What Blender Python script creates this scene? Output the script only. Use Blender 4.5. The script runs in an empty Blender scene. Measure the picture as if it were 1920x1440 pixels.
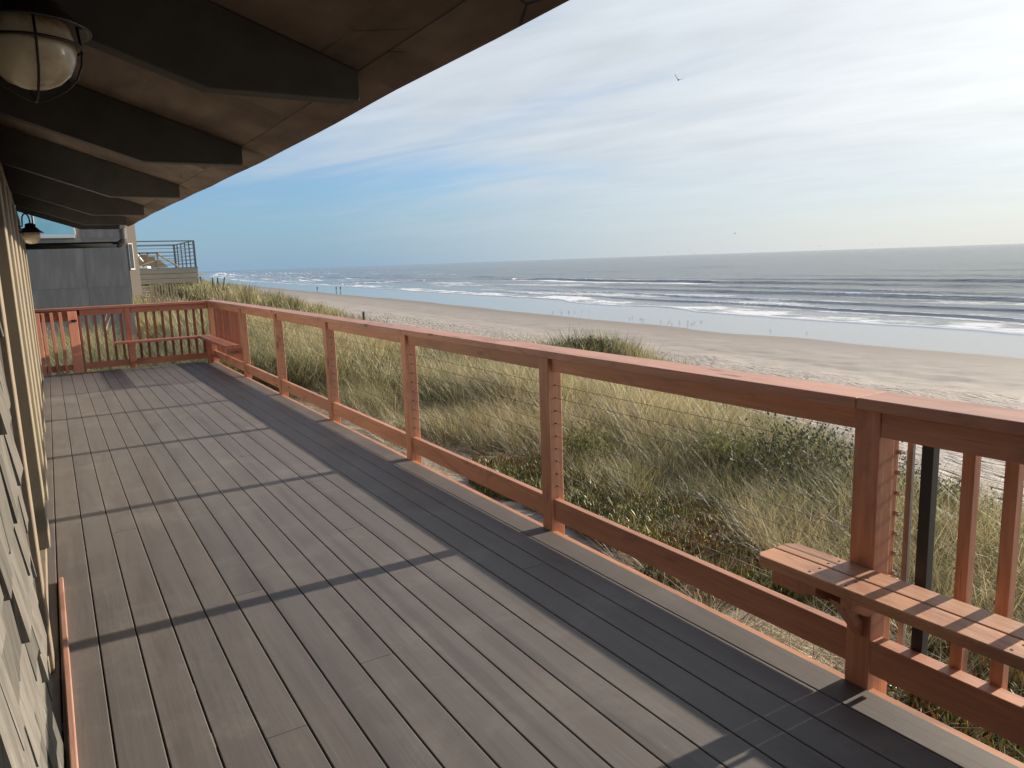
import bpy, bmesh, math, random
import numpy as np
from mathutils import Vector, Matrix, Euler

random.seed(7); rng = np.random.default_rng(7)
scn = bpy.context.scene
COL = scn.collection
R = math.radians

# ------------------------------------------------------------------ camera
CAM_H = 1.522
cam_d = bpy.data.cameras.new('camera'); cam = bpy.data.objects.new('camera', cam_d); COL.objects.link(cam)
cam_d.sensor_width = 36.0; cam_d.lens = 1401.1/1920*36.0
cam_d.clip_start = 0.02; cam_d.clip_end = 80000
_p, _r, _a = R(9.37), R(-1.956), R(31.38)
fwd = Vector((math.sin(_a)*math.cos(_p), math.cos(_a)*math.cos(_p), -math.sin(_p)))
rgt = Vector((math.cos(_a), -math.sin(_a), 0)); up = rgt.cross(fwd)
r2 = math.cos(_r)*rgt + math.sin(_r)*up; u2 = -math.sin(_r)*rgt + math.cos(_r)*up
cam.matrix_world = Matrix(((r2.x, u2.x, -fwd.x, 0), (r2.y, u2.y, -fwd.y, 0), (r2.z, u2.z, -fwd.z, CAM_H), (0, 0, 0, 1)))
scn.camera = cam

# ------------------------------------------------------------------ sky, sun, exposure
SUN_EL, SUN_AZ = R(16.5), R(91.0)          # azimuth from +Y (along the deck) towards +X (the sea)
SKY_STRENGTH = 0.066
sun_dir = Vector((math.sin(SUN_AZ)*math.cos(SUN_EL), math.cos(SUN_AZ)*math.cos(SUN_EL), math.sin(SUN_EL)))
world = bpy.data.worlds.new('World'); scn.world = world; world.use_nodes = True
wn, wl = world.node_tree.nodes, world.node_tree.links
wn.clear()
def N(nodes, typ, **kw):
    n = nodes.new(typ)
    for k, v in kw.items(): setattr(n, k, v)
    return n
w_out = N(wn, 'ShaderNodeOutputWorld'); w_bg = N(wn, 'ShaderNodeBackground'); w_bg.inputs[1].default_value = SKY_STRENGTH
sky = N(wn, 'ShaderNodeTexSky', sky_type='NISHITA', sun_disc=False, sun_elevation=SUN_EL, sun_rotation=SUN_AZ,
        altitude=0, air_density=1.0, dust_density=0.25, ozone_density=2.5)
def wmath(op, a, b=None, c=None, clamp=False):
    n = N(wn, 'ShaderNodeMath', operation=op, use_clamp=clamp)
    for i, v in enumerate((a, b, c)):
        if v is None: continue
        if isinstance(v, (int, float)): n.inputs[i].default_value = v
        else: wl.new(v, n.inputs[i])
    return n.outputs[0]
tc = N(wn, 'ShaderNodeTexCoord'); sep = N(wn, 'ShaderNodeSeparateXYZ'); wl.new(tc.outputs['Generated'], sep.inputs[0])
dx, dy, dz = sep.outputs
zz = wmath('ADD', wmath('MAXIMUM', dz, 0.0), 0.12)
px = wmath('DIVIDE', dx, zz); py = wmath('DIVIDE', dy, zz)
comb = N(wn, 'ShaderNodeCombineXYZ'); wl.new(px, comb.inputs[0]); wl.new(py, comb.inputs[1])
def cloud_noise(rot, scale, loc, nscale, detail, rough, dist):
    m = N(wn, 'ShaderNodeMapping', vector_type='TEXTURE'); m.inputs['Rotation'].default_value = (0, 0, rot); m.inputs['Scale'].default_value = scale
    m.inputs['Location'].default_value = loc
    wl.new(comb.outputs[0], m.inputs[0])
    t = N(wn, 'ShaderNodeTexNoise'); t.inputs['Scale'].default_value = nscale; t.inputs['Detail'].default_value = detail
    t.inputs['Roughness'].default_value = rough; t.inputs['Distortion'].default_value = dist
    wl.new(m.outputs[0], t.inputs[0]); return t.outputs['Fac']
n_big = cloud_noise(R(-50), (2.0, 1.0, 1), (2.3, 0.7, 0), 0.8, 4, 0.5, 0.4)
n_str = cloud_noise(R(-58), (2.4, .75, 1), (0.4, 3.1, 0), 1.5, 6, 0.52, 0.7)
n_fine = cloud_noise(R(-66), (1.6, .7, 1), (5.4, 1.1, 0), 4.0, 5, 0.55, 0.4)
# the cloud sheet lies out over the sea (+x); its edge runs overhead and thins out along the coast (+y)
sheet = wmath('MINIMUM', wmath('MULTIPLY_ADD', wmath('SUBTRACT', wmath('MULTIPLY', px, 0.9), wmath('MULTIPLY', py, 0.50)), 0.42, 0.70), 1.35)
cov = wmath('ADD', wmath('ADD', sheet, wmath('MULTIPLY', wmath('SUBTRACT', n_big, 0.5), 2.2)), wmath('MULTIPLY', wmath('SUBTRACT', n_str, 0.5), 1.3))
mr = N(wn, 'ShaderNodeMapRange', interpolation_type='SMOOTHERSTEP'); mr.inputs['From Min'].default_value = -0.05; mr.inputs['From Max'].default_value = 1.05
wl.new(cov, mr.inputs[0]); dens = mr.outputs[0]
elev_fade = N(wn, 'ShaderNodeMapRange', interpolation_type='SMOOTHSTEP'); elev_fade.inputs['From Min'].default_value = 0.0; elev_fade.inputs['From Max'].default_value = 0.16
wl.new(dz, elev_fade.inputs[0])
dens = wmath('MULTIPLY', dens, wmath('MULTIPLY_ADD', elev_fade.outputs[0], 0.42, 0.52))
# thin ice cloud scatters forward: brighter near the sun
sd = N(wn, 'ShaderNodeVectorMath', operation='DOT_PRODUCT'); wl.new(tc.outputs['Generated'], sd.inputs[0]); sd.inputs[1].default_value = sun_dir
fwdsc = wmath('POWER', wmath('MAXIMUM', sd.outputs['Value'], 0.0), 6.0)
shade = wmath('MULTIPLY_ADD', wmath('SUBTRACT', n_fine, 0.5), 0.25, wmath('MULTIPLY_ADD', wmath('SUBTRACT', n_str, 0.5), 0.45, 1.0))
CL_BASE, CL_FWD = 4.2, 3.4
lum = wmath('MULTIPLY', shade, wmath('MULTIPLY_ADD', fwdsc, CL_FWD, CL_BASE))
ccol = N(wn, 'ShaderNodeCombineColor'); 
wl.new(wmath('MULTIPLY', lum, wmath('MULTIPLY_ADD', fwdsc, .09, .93)), ccol.inputs[0]); wl.new(lum, ccol.inputs[1]); wl.new(wmath('MULTIPLY', lum, wmath('MULTIPLY_ADD', fwdsc, -.14, 1.06)), ccol.inputs[2])
wmix = N(wn, 'ShaderNodeMix', data_type='RGBA'); wl.new(dens, wmix.inputs['Factor']); tint = N(wn, 'ShaderNodeMix', data_type='RGBA', blend_type='MULTIPLY'); tint.inputs['Factor'].default_value = 1.0; wl.new(sky.outputs[0], tint.inputs['A']); tint.inputs['B'].default_value = (.54, .72, .96, 1)   # clear, cool coastal air
wl.new(tint.outputs['Result'], wmix.inputs['A']); wl.new(ccol.outputs[0], wmix.inputs['B'])
# pale marine haze low over the water
hz = wmath('POWER', wmath('SUBTRACT', 1.0, wmath('MINIMUM', wmath('MULTIPLY', wmath('ABSOLUTE', dz), 2.6), 1.0)), 2.6)
hz_mix = N(wn, 'ShaderNodeMix', data_type='RGBA'); hz_mix.inputs['A'].default_value = (1.5, 2.38, 3.25, 1); hz_mix.inputs['B'].default_value = (4.6, 4.55, 4.3, 1)
hzr = N(wn, 'ShaderNodeMapRange', interpolation_type='SMOOTHSTEP'); hzr.inputs['From Min'].default_value = .22; hzr.inputs['From Max'].default_value = .95; wl.new(sd.outputs['Value'], hzr.inputs[0]); wl.new(hzr.outputs[0], hz_mix.inputs['Factor'])
wmix2 = N(wn, 'ShaderNodeMix', data_type='RGBA'); wl.new(wmath('MULTIPLY', hz, .96), wmix2.inputs['Factor']); wl.new(wmix.outputs['Result'], wmix2.inputs['A']); wl.new(hz_mix.outputs['Result'], wmix2.inputs['B'])
wl.new(wmix2.outputs['Result'], w_bg.inputs[0]); wl.new(w_bg.outputs[0], w_out.inputs[0])

sun_l = bpy.data.lights.new('sun', 'SUN'); sun_o = bpy.data.objects.new('sun', sun_l); COL.objects.link(sun_o)
sun_l.energy = 3.8; sun_l.angle = R(0.8); sun_l.color = (1.0, 0.89, 0.74)
sun_o.rotation_euler = (-sun_dir).to_track_quat('-Z', 'Y').to_euler()
sun_o.location = sun_dir*60

vs = scn.view_settings
vs.view_transform = 'Standard'; vs.look = 'None'; vs.exposure = 1.42; vs.gamma = 1.0; vs.use_curve_mapping = False
cy = scn.cycles; cy.max_bounces = 5; cy.diffuse_bounces = 3; cy.glossy_bounces = 2; cy.transmission_bounces = 3; cy.transparent_max_bounces = 4
scn.render.filter_size = 1.15; cy.use_denoising = True; cy.use_adaptive_sampling = True; cy.adaptive_threshold = .014; cy.sample_clamp_indirect = 6
cy.caustics_reflective = False; cy.caustics_refractive = False

# ------------------------------------------------------------------ materials
def newmat(name):
    m = bpy.data.materials.new(name); m.use_nodes = True
    nt = m.node_tree; b = nt.nodes['Principled BSDF']
    return m, nt.nodes, nt.links, b
class G:
    """small node-graph helper"""
    def __init__(s, m): s.n, s.l = m.node_tree.nodes, m.node_tree.links
    def put(s, sock, v):
        if isinstance(v, (int, float)): sock.default_value = v
        elif isinstance(v, (tuple, list)): sock.default_value = tuple(v) + ((1,) if len(v) == 3 and sock.type == 'RGBA' else ())
        else: s.l.new(v, sock)
    def math(s, op, a, b=None, c=None, clamp=False):
        n = N(s.n, 'ShaderNodeMath', operation=op, use_clamp=clamp)
        for i, v in enumerate((a, b, c)):
            if v is not None: s.put(n.inputs[i], v)
        return n.outputs[0]
    def coord(s, out='Object', scale=(1, 1, 1), loc=(0, 0, 0), jitter=True):
        t = N(s.n, 'ShaderNodeTexCoord'); m = N(s.n, 'ShaderNodeMapping'); m.inputs['Scale'].default_value = scale; m.inputs['Location'].default_value = loc
        src = t.outputs[out]
        if jitter:
            oi = N(s.n, 'ShaderNodeObjectInfo'); va = N(s.n, 'ShaderNodeVectorMath', operation='ADD')
            s.l.new(src, va.inputs[0]); mu = N(s.n, 'ShaderNodeVectorMath', operation='SCALE')
            cb = N(s.n, 'ShaderNodeCombineXYZ'); s.l.new(oi.outputs['Random'], cb.inputs[0]); s.l.new(s.math('FRACT', s.math('MULTIPLY', oi.outputs['Random'], 17.3)), cb.inputs[1]); s.l.new(s.math('FRACT', s.math('MULTIPLY', oi.outputs['Random'], 37.7)), cb.inputs[2])
            s.l.new(cb.outputs[0], mu.inputs[0]); mu.inputs['Scale'].default_value = 30.0
            s.l.new(mu.outputs[0], va.inputs[1]); src = va.outputs[0]
        s.l.new(src, m.inputs[0]); return m.outputs[0]
    def rnd(s): return N(s.n, 'ShaderNodeObjectInfo').outputs['Random']
    def pos(s): return N(s.n, 'ShaderNodeNewGeometry').outputs['Position']
    def noise(s, vec, scale, detail=4, rough=.5, dist=0.0):
        t = N(s.n, 'ShaderNodeTexNoise'); s.l.new(vec, t.inputs['Vector'])
        for k, v in (('Scale', scale), ('Detail', detail), ('Roughness', rough), ('Distortion', dist)): t.inputs[k].default_value = v
        return t.outputs['Fac']
    def voro(s, vec, scale, feature='F1', out='Distance', rnd=1.0):
        t = N(s.n, 'ShaderNodeTexVoronoi', feature=feature); s.l.new(vec, t.inputs['Vector']); t.inputs['Scale'].default_value = scale; t.inputs['Randomness'].default_value = rnd
        return t.outputs[out]
    def ramp(s, f, stops, interp='LINEAR'):
        r = N(s.n, 'ShaderNodeValToRGB'); r.color_ramp.interpolation = interp
        el = r.color_ramp.elements
        while len(el) < len(stops): el.new(0.5)
        for e, (p, c) in zip(el, stops):
            e.position = p; e.color = (c, c, c, 1) if isinstance(c, (int, float)) else (*c, 1)
        s.l.new(f, r.inputs[0]); return r.outputs[0]
    def mr(s, f, a, b, c=0.0, d=1.0):
        n = N(s.n, 'ShaderNodeMapRange', interpolation_type='SMOOTHSTEP'); s.put(n.inputs[0], f)
        for i, v in zip((1, 2, 3, 4), (a, b, c, d)): n.inputs[i].default_value = v
        return n.outputs[0]
    def mix(s, f, a, b, mode='MIX'):
        n = N(s.n, 'ShaderNodeMix', data_type='RGBA', blend_type=mode); s.put(n.inputs['Factor'], f); s.put(n.inputs['A'], a); s.put(n.inputs['B'], b); return n.outputs['Result']
    def bump(s, h, strength, dist, normal=None):
        n = N(s.n, 'ShaderNodeBump'); s.l.new(h, n.inputs['Height']); n.inputs['Strength'].default_value = strength; n.inputs['Distance'].default_value = dist
        if normal is not None: s.l.new(normal, n.inputs['Normal'])
        return n.outputs[0]
    def attr(s, name, out='Fac'):
        a = N(s.n, 'ShaderNodeAttribute', attribute_name=name); return a.outputs[out]
    def hsv(s, col, h=.5, sat=1.0, v=1.0):
        n = N(s.n, 'ShaderNodeHueSaturation'); s.put(n.inputs['Color'], col); s.put(n.inputs['Hue'], h); s.put(n.inputs['Saturation'], sat); s.put(n.inputs['Value'], v); return n.outputs[0]

def stretch(axis, a, b):
    return {'x': (a, b, b), 'y': (b, a, b), 'z': (b, b, a)}[axis]

_wood = {}
def redwood(axis, tint=(1, 1, 1), key=''):
    k = axis + key
    if k in _wood: return _wood[k]
    m, n, l, b = newmat('redwood_stain_' + k); g = G(m)
    grain = g.noise(g.coord(scale=stretch(axis, 1.2, 26)), 3.0, 6, .6, .5)
    broad = g.noise(g.coord(scale=stretch(axis, .7, 5)), 2.2, 4, .55)
    c = g.ramp(grain, [(.25, (.31*tint[0], .138*tint[1], .092*tint[2])), (.55, (.415*tint[0], .196*tint[1], .136*tint[2])), (.8, (.49*tint[0], .245*tint[1], .175*tint[2]))])
    c = g.mix(g.mr(broad, .3, .75), g.mix(.35, c, (.26, .115, .078)), c)
    knots = g.voro(g.coord(scale=stretch(axis, 2.2, 7.5)), 1.0, rnd=1.0)
    sel = g.noise(g.coord(scale=(3, 3, 3)), 1.1, 1)
    kmask = g.math('MULTIPLY', g.mr(knots, .08, .19, 1, 0), g.mr(sel, .42, .47))
    c = g.mix(g.math('MULTIPLY', kmask, .72), c, (.075, .028, .018))
    drip = g.noise(g.coord(scale=stretch(axis, 1.0, 3.0)), 1.7, 6, .68, .8)              # uneven stain, thin and heavy coats
    c = g.mix(g.mr(drip, .50, .68, 0, .55), c, (.20, .082, .055)); c = g.mix(g.mr(drip, .44, .28, 0, .30), c, (.56, .33, .24))
    check = g.noise(g.coord(scale=stretch(axis, .9, 60)), 2.0, 3, .5); c = g.mix(g.mr(check, .69, .74, 0, .55), c, (.10, .04, .028))
    c = g.hsv(c, .5, 1.0, g.math('MULTIPLY_ADD', g.rnd(), .35, .85))
    l.new(c, b.inputs['Base Color'])
    l.new(g.math('MULTIPLY_ADD', grain, .25, .36), b.inputs['Roughness'])
    b.inputs['Specular IOR Level'].default_value = .5
    l.new(g.bump(grain, .25, .002), b.inputs['Normal'])
    _wood[k] = m; return m
WX, WY, WZ = redwood('x', (1.28, 1.27, 1.08)), redwood('y', (1.28, 1.27, 1.08)), redwood('z', (1.33, 1.32, 1.10))
WF = redwood('y', (1.12, 1.10, .72), 'fresh')      # newer, more orange rim board
WBN = redwood('y', (1.32, 1.44, 1.10), 'bench')
OX, OY, OZ, OCX = redwood('x', (.86, .66, .60), 'shaded'), redwood('y', (.90, .70, .64), 'shaded'), redwood('z', (.84, .62, .56), 'shaded'), redwood('x', (1.0, .86, .84), 'shadedcap')  # far-end shade put into these darker, redder wood tints
OB = redwood('z', (.52, .36, .32), 'shadeddark'); GZ_ = redwood('z', (1.2, .98, .86), 'gate')  # shade on the end balusters painted in as the darkest tint; gate tint
WC = redwood('y', (1.18, 1.27, 1.22), 'cap'); WCX = redwood('x', (1.18, 1.27, 1.22), 'cap')

def plain(name, col, rough=.5, metal=0.0, var=.12, scale=8, bump=.0, spec=.5, jitter=True):
    m, n, l, b = newmat(name); g = G(m)
    f = g.noise(g.coord(jitter=jitter), scale, 6, .6)
    l.new(g.mix(f, tuple(c*(1-var*2) for c in col), tuple(min(1, c*(1+var*2)) for c in col)), b.inputs['Base Color'])
    l.new(g.math('MULTIPLY_ADD', f, .2, max(.02, rough-.1)), b.inputs['Roughness'])
    b.inputs['Metallic'].default_value = metal; b.inputs['Specular IOR Level'].default_value = spec
    if bump: l.new(g.bump(g.noise(g.coord(jitter=jitter), scale*6, 4), bump, .004), b.inputs['Normal'])
    return m

def deck_mat():
    m, n, l, b = newmat('composite_deck_board'); g = G(m)
    grain = g.noise(g.coord(scale=(32, 1.1, 32)), 2.5, 6, .62, .6)
    streak = g.noise(g.coord(scale=(6, .45, 6)), 1.6, 5, .6, .8)
    c = g.ramp(grain, [(.2, (.100, .089, .082)), (.5, (.119, .106, .098)), (.85, (.138, .124, .115))])
    c = g.mix(g.mr(streak, .45, .75, 0, .55), c, (.075, .064, .06))
    c = g.hsv(c, .5, g.math('MULTIPLY_ADD', g.rnd(), .3, .85), g.math('MULTIPLY_ADD', g.rnd(), .14, .94))
    w = g.pos(); dust = g.noise(w, 2.3, 8, .68, .4); spot = g.noise(w, 38, 3, .6)
    c = g.mix(g.math('MULTIPLY', g.mr(dust, .48, .72), .32), c, (.225, .205, .185)); smear = g.noise(w, .7, 7, .62, 1.2); c = g.mix(g.math('MULTIPLY', g.mr(smear, .55, .72), .35), c, (.075, .066, .06))
    c = g.mix(g.math('MULTIPLY', g.mr(spot, .70, .76), .45), c, (.27, .25, .23))
    scr = g.noise(g.coord(scale=(3, 3, 3)), 2.6, 2, .5, 3.5)
    c = g.mix(g.math('MULTIPLY', g.math('MULTIPLY', g.mr(g.math('ABSOLUTE', g.math('SUBTRACT', scr, .5)), 0, .004, 1, 0), g.mr(dust, .5, .6)), .35), c, (.26, .24, .22))
    l.new(c, b.inputs['Base Color'])
    l.new(g.math('MULTIPLY_ADD', grain, .22, .44), b.inputs['Roughness']); b.inputs['Specular IOR Level'].default_value = .4
    l.new(g.bump(grain, .30, .0015), b.inputs['Normal'])
    return m
M_DECK = deck_mat()
M_DARKWOOD = plain('rafter_dark_stain', (.072, .072, .068), .8, var=.25, scale=5, bump=.2, spec=.25)
def soffit_mat():
    m, n, l, b = newmat('soffit_brown_plywood'); g = G(m)
    f = g.noise(g.coord(scale=(3, .6, 3)), 2.0, 7, .65, .5); f2 = g.noise(g.coord(), 1.3, 5, .6, .4)
    c = g.ramp(f, [(.25, (.115, .089, .071)), (.6, (.19, .150, .122)), (.85, (.24, .195, .163))])
    c = g.mix(g.mr(f2, .35, .7, 0, .6), c, (.04, .032, .026)); crk = g.voro(g.coord(scale=(2.2, 1.6, 1)), 1.0, 'DISTANCE_TO_EDGE')
    c = g.mix(g.math('MULTIPLY', g.mr(crk, .0, .012, 1, 0), g.mr(f2, .5, .62)), c, (.015, .011, .009))
    l.new(c, b.inputs['Base Color']); b.inputs['Roughness'].default_value = .8; b.inputs['Specular IOR Level'].default_value = .2
    l.new(g.bump(f, .3, .004), b.inputs['Normal']); return m
M_SOFFIT = soffit_mat()
M_TAN = plain('tan_painted_wood', (.205, .162, .115), .55, var=.16, scale=6, bump=.15)
M_CREAM = plain('cream_sun_bleached_wood', (.21, .176, .122), .55, var=.14, scale=6, bump=.15)
M_DTRIM = plain('dark_brown_trim', (.035, .026, .02), .7, var=.3, scale=6, bump=.2)
M_BLACKM = plain('black_painted_iron', (.014, .013, .013), .45, metal=.2, var=.3, scale=20)
M_RUSTM = plain('rusty_bronze_cage', (.020, .015, .010), .5, metal=.5, var=.4, scale=30)
M_STEEL = plain('stainless_steel', (.55, .54, .52), .3, metal=1.0, var=.08)
M_CABLE = plain('steel_cable', (.13, .125, .115), .6, metal=.3, var=.1)
M_NAIL = plain('dark_screw_head', (.03, .018, .013), .6)
M_GREYW = plain('grey_weathered_batten', (.27, .25, .22), .8, var=.2, scale=10, bump=.2)
M_BALBLK = plain('black_baluster_paint', (.018, .018, .019), .5, var=.2)

def shingle_mat():
    m, n, l, b = newmat('weathered_cedar_shingle'); g = G(m)
    f = g.noise(g.coord(scale=(22, 22, 2.0)), 2.2, 7, .65, .6); f2 = g.noise(g.coord(), 4, 5, .6)
    c = g.ramp(f, [(.2, (.048, .043, .037)), (.5, (.112, .103, .089)), (.8, (.165, .153, .134))])
    c = g.mix(g.mr(f2, .5, .72, 0, .5), c, (.07, .066, .058)); c = g.hsv(c, .5, 1, g.math('MULTIPLY_ADD', g.rnd(), .62, .62))
    l.new(c, b.inputs['Base Color']); b.inputs['Roughness'].default_value = .85; b.inputs['Specular IOR Level'].default_value = .2
    l.new(g.bump(f, .6, .006), b.inputs['Normal']); return m
M_SHING = shingle_mat()
def glass_mat(name, col=(.02, .025, .025), rough=.03):
    m, n, l, b = newmat(name); g = G(m)
    f = g.noise(g.coord(), 1.5, 3)
    l.new(g.mix(f, tuple(c*.8 for c in col), tuple(c*1.2 for c in col)), b.inputs['Base Color'])
    b.inputs['Roughness'].default_value = rough; b.inputs['IOR'].default_value = 1.5; b.inputs['Specular IOR Level'].default_value = .9
    return m
M_GLASS = glass_mat('door_glass_pale_bounce', (.62, .59, .54), .06)  # pale colour added so the hidden panes bounce sunlight onto the rail faces
def neigh_wall_mat():
    m, n, l, b = newmat('neighbour_grey_plywood'); g = G(m)
    f = g.noise(g.coord(scale=(1.5, 1.5, .35), jitter=False), 2.2, 6, .6, .4); f2 = g.noise(g.coord(scale=(9, 9, .5), jitter=False), 2.0, 5, .65)
    c = g.ramp(f, [(.3, (.165, .157, .147)), (.5, (.196, .187, .176)), (.72, (.262, .252, .236))]); c = g.mix(g.mr(f2, .5, .75, 0, .25), c, (.27, .268, .26))
    l.new(c, b.inputs['Base Color']); b.inputs['Roughness'].default_value = .85; return m
M_NGREY = neigh_wall_mat()
M_NTAN = plain('neighbour_tan_stucco', (.17, .145, .118), .9, var=.10, scale=1.5)
M_NBOARD = plain('neighbour_fascia_board', (.33, .30, .25), .8, var=.12, scale=2)
M_NRAIL = plain('neighbour_slate_railing', (.12, .145, .17), .5, var=.1)
M_NWHITE = plain('white_window_frame', (.75, .76, .76), .5, var=.05)
M_NGLASS = glass_mat('neighbour_window_glass', (.42, .66, .70), .05); M_NGLASS.node_tree.nodes['Principled BSDF'].inputs['Metallic'].default_value = .8
M_NWOODT = plain('neighbour_stair_wood', (.34, .28, .19), .8, var=.15, scale=2)
M_GLOBE = None
def globe_mat():
    m, n, l, b = newmat('dusty_frosted_globe'); g = G(m)
    f = g.noise(g.coord(), 14, 6, .65); z = N(n, 'ShaderNodeSeparateXYZ'); l.new(N(n, 'ShaderNodeTexCoord').outputs['Object'], z.inputs[0])
    c = g.mix(g.mr(f, .4, .7), (.54, .47, .34), (.42, .345, .22))
    dirt = g.math('MULTIPLY', g.mr(z.outputs[2], -.045, -.095), g.mr(f, .42, .6))
    c = g.mix(g.math('MULTIPLY', dirt, .75), c, (.16, .10, .05))
    rust = g.math('MULTIPLY', g.mr(z.outputs[2], .01, .06), g.mr(f, .40, .62)); c = g.mix(g.math('MULTIPLY', rust, .7), c, (.22, .11, .05))
    l.new(c, b.inputs['Base Color']); b.inputs['Roughness'].default_value = .22; b.inputs['Subsurface Weight'].default_value = .5
    b.inputs['Subsurface Radius'].default_value = (.05, .045, .03); b.inputs['Subsurface Scale'].default_value = .6
    return m
M_GLOBE = globe_mat()

# ------------------------------------------------------------------ mesh helpers
class MB:
    def __init__(s): s.v, s.f = [], []
    def add(s, vs, fs):
        o = len(s.v); s.v += [tuple(v) for v in vs]; s.f += [tuple(i+o for i in f) for f in fs]; return s
    def box(s, x0, x1, y0, y1, z0, z1):
        vs = [(x0,y0,z0),(x1,y0,z0),(x1,y1,z0),(x0,y1,z0),(x0,y0,z1),(x1,y0,z1),(x1,y1,z1),(x0,y1,z1)]
        return s.add(vs, [(0,3,2,1),(4,5,6,7),(0,1,5,4),(1,2,6,5),(2,3,7,6),(3,0,4,7)])
    def prism(s, poly, axis, a, b):
        """poly: 2-D points; extruded along axis from a to b. axis x: pts (y,z); y: (x,z); z: (x,y)"""
        def P(p, t): return {'x': (t, p[0], p[1]), 'y': (p[0], t, p[1]), 'z': (p[0], p[1], t)}[axis]
        k = len(poly); vs = [P(p, a) for p in poly] + [P(p, b) for p in poly]
        fs = [tuple(range(k-1, -1, -1)), tuple(range(k, 2*k))] + [(i, (i+1) % k, k+(i+1) % k, k+i) for i in range(k)]
        return s.add(vs, fs)
    def tube(s, pts, rad, seg=8, caps=True):
        pts = [Vector(p) for p in pts]; rads = rad if isinstance(rad, (list, tuple)) else [rad]*len(pts)
        rings = []; up_ = None
        for i, p in enumerate(pts):
            d = (pts[min(i+1, len(pts)-1)] - pts[max(i-1, 0)]).normalized()
            if up_ is None: up_ = d.orthogonal().normalized()
            up_ = (up_ - d*up_.dot(d)).normalized(); sd_ = d.cross(up_)
            rings.append([p + (up_*math.cos(2*math.pi*k/seg) + sd_*math.sin(2*math.pi*k/seg))*rads[i] for k in range(seg)])
        vs = [q for r_ in rings for q in r_]
        fs = [(i*seg+k, i*seg+(k+1) % seg, (i+1)*seg+(k+1) % seg, (i+1)*seg+k) for i in range(len(pts)-1) for k in range(seg)]
        if caps: fs += [tuple(range(seg-1, -1, -1)), tuple((len(pts)-1)*seg+k for k in range(seg))]
        return s.add(vs, fs)
    def lathe(s, prof, seg=24, c=(0, 0, 0)):
        vs = [(c[0]+r_*math.cos(2*math.pi*k/seg), c[1]+r_*math.sin(2*math.pi*k/seg), c[2]+z_) for r_, z_ in prof for k in range(seg)]
        fs = [(i*seg+k, i*seg+(k+1) % seg, (i+1)*seg+(k+1) % seg, (i+1)*seg+k) for i in range(len(prof)-1) for k in range(seg)]
        return s.add(vs, fs)
    def mesh(s, name, smooth=False):
        me = bpy.data.meshes.new(name); me.from_pydata(s.v, [], s.f); me.update()
        bm = bmesh.new(); bm.from_mesh(me); bmesh.ops.recalc_face_normals(bm, faces=bm.faces); bm.to_mesh(me); bm.free()
        if smooth: me.polygons.foreach_set('use_smooth', [True]*len(me.polygons))
        return me
def link(name, me, mat=None, parent=None, loc=(0, 0, 0), bevel=0.0, smooth=False):
    o = bpy.data.objects.new(name, me); COL.objects.link(o)
    if mat is not None and me is not None and not me.materials: me.materials.append(mat)
    if parent is not None: o.parent = parent
    o.location = loc
    if bevel:
        b = o.modifiers.new('edge', 'BEVEL'); b.width = bevel; b.segments = 2; b.limit_method = 'ANGLE'; b.angle_limit = R(40)
    return o
def wpos(o):
    p = Vector((0, 0, 0))
    while o is not None: p += o.location; o = o.parent
    return p
def part(name, mb, mat, parent=None, bevel=0.0, smooth=False, centre=True):
    """mesh given in world coordinates; becomes a child of parent, origin at its own centre"""
    c = Vector((0, 0, 0))
    if centre:
        a = np.array(mb.v); c = Vector(((a.min(0)+a.max(0))/2).tolist())
        mb.v = [(v[0]-c.x, v[1]-c.y, v[2]-c.z) for v in mb.v]
    me = mb.mesh(name, smooth)
    return link(name, me, mat, parent, c - (wpos(parent) if parent is not None else Vector()), bevel)
def boxp(name, b, mat, parent=None, bevel=.004): return part(name, MB().box(*b), mat, parent, bevel)
def tag(o, label, cat, group=None, kind=None):
    if label: o['label'] = label
    if cat: o['category'] = cat
    if group: o['group'] = group
    if kind: o['kind'] = kind
    return o
def thing(name, loc, label, cat, group=None):
    o = bpy.data.objects.new(name, None); COL.objects.link(o); o.location = loc; o.empty_display_size = .1
    return tag(o, label, cat, group)
def copy_tree(o, parent=None):
    c = o.copy(); COL.objects.link(c); c.parent = parent
    for ch in o.children: copy_tree(ch, c)
    return c

# ---- numpy value noise
_perm = rng.random((256, 256))
def vnoise(x, y):
    x = np.asarray(x, float); y = np.asarray(y, float)
    xi = np.floor(x).astype(int); yi = np.floor(y).astype(int); fx = x-xi; fy = y-yi
    fx = fx*fx*(3-2*fx); fy = fy*fy*(3-2*fy)
    P = lambda a, b: _perm[a % 256, b % 256]
    return (P(xi, yi)*(1-fx)+P(xi+1, yi)*fx)*(1-fy)+(P(xi, yi+1)*(1-fx)+P(xi+1, yi+1)*fx)*fy
def fbm(x, y, s=1.0, o=4, g=.5):
    r_ = 0; a = 1; t = 0
    for i in range(o):
        r_ = r_ + a*(vnoise(x*s+13.7*i, y*s-7.1*i)-.5); t += a; a *= g; s *= 2.03
    return r_/t*2
def sstep(a, b, x):
    t = np.clip((np.asarray(x, float)-a)/(b-a), 0, 1); return t*t*(3-2*t)

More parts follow.
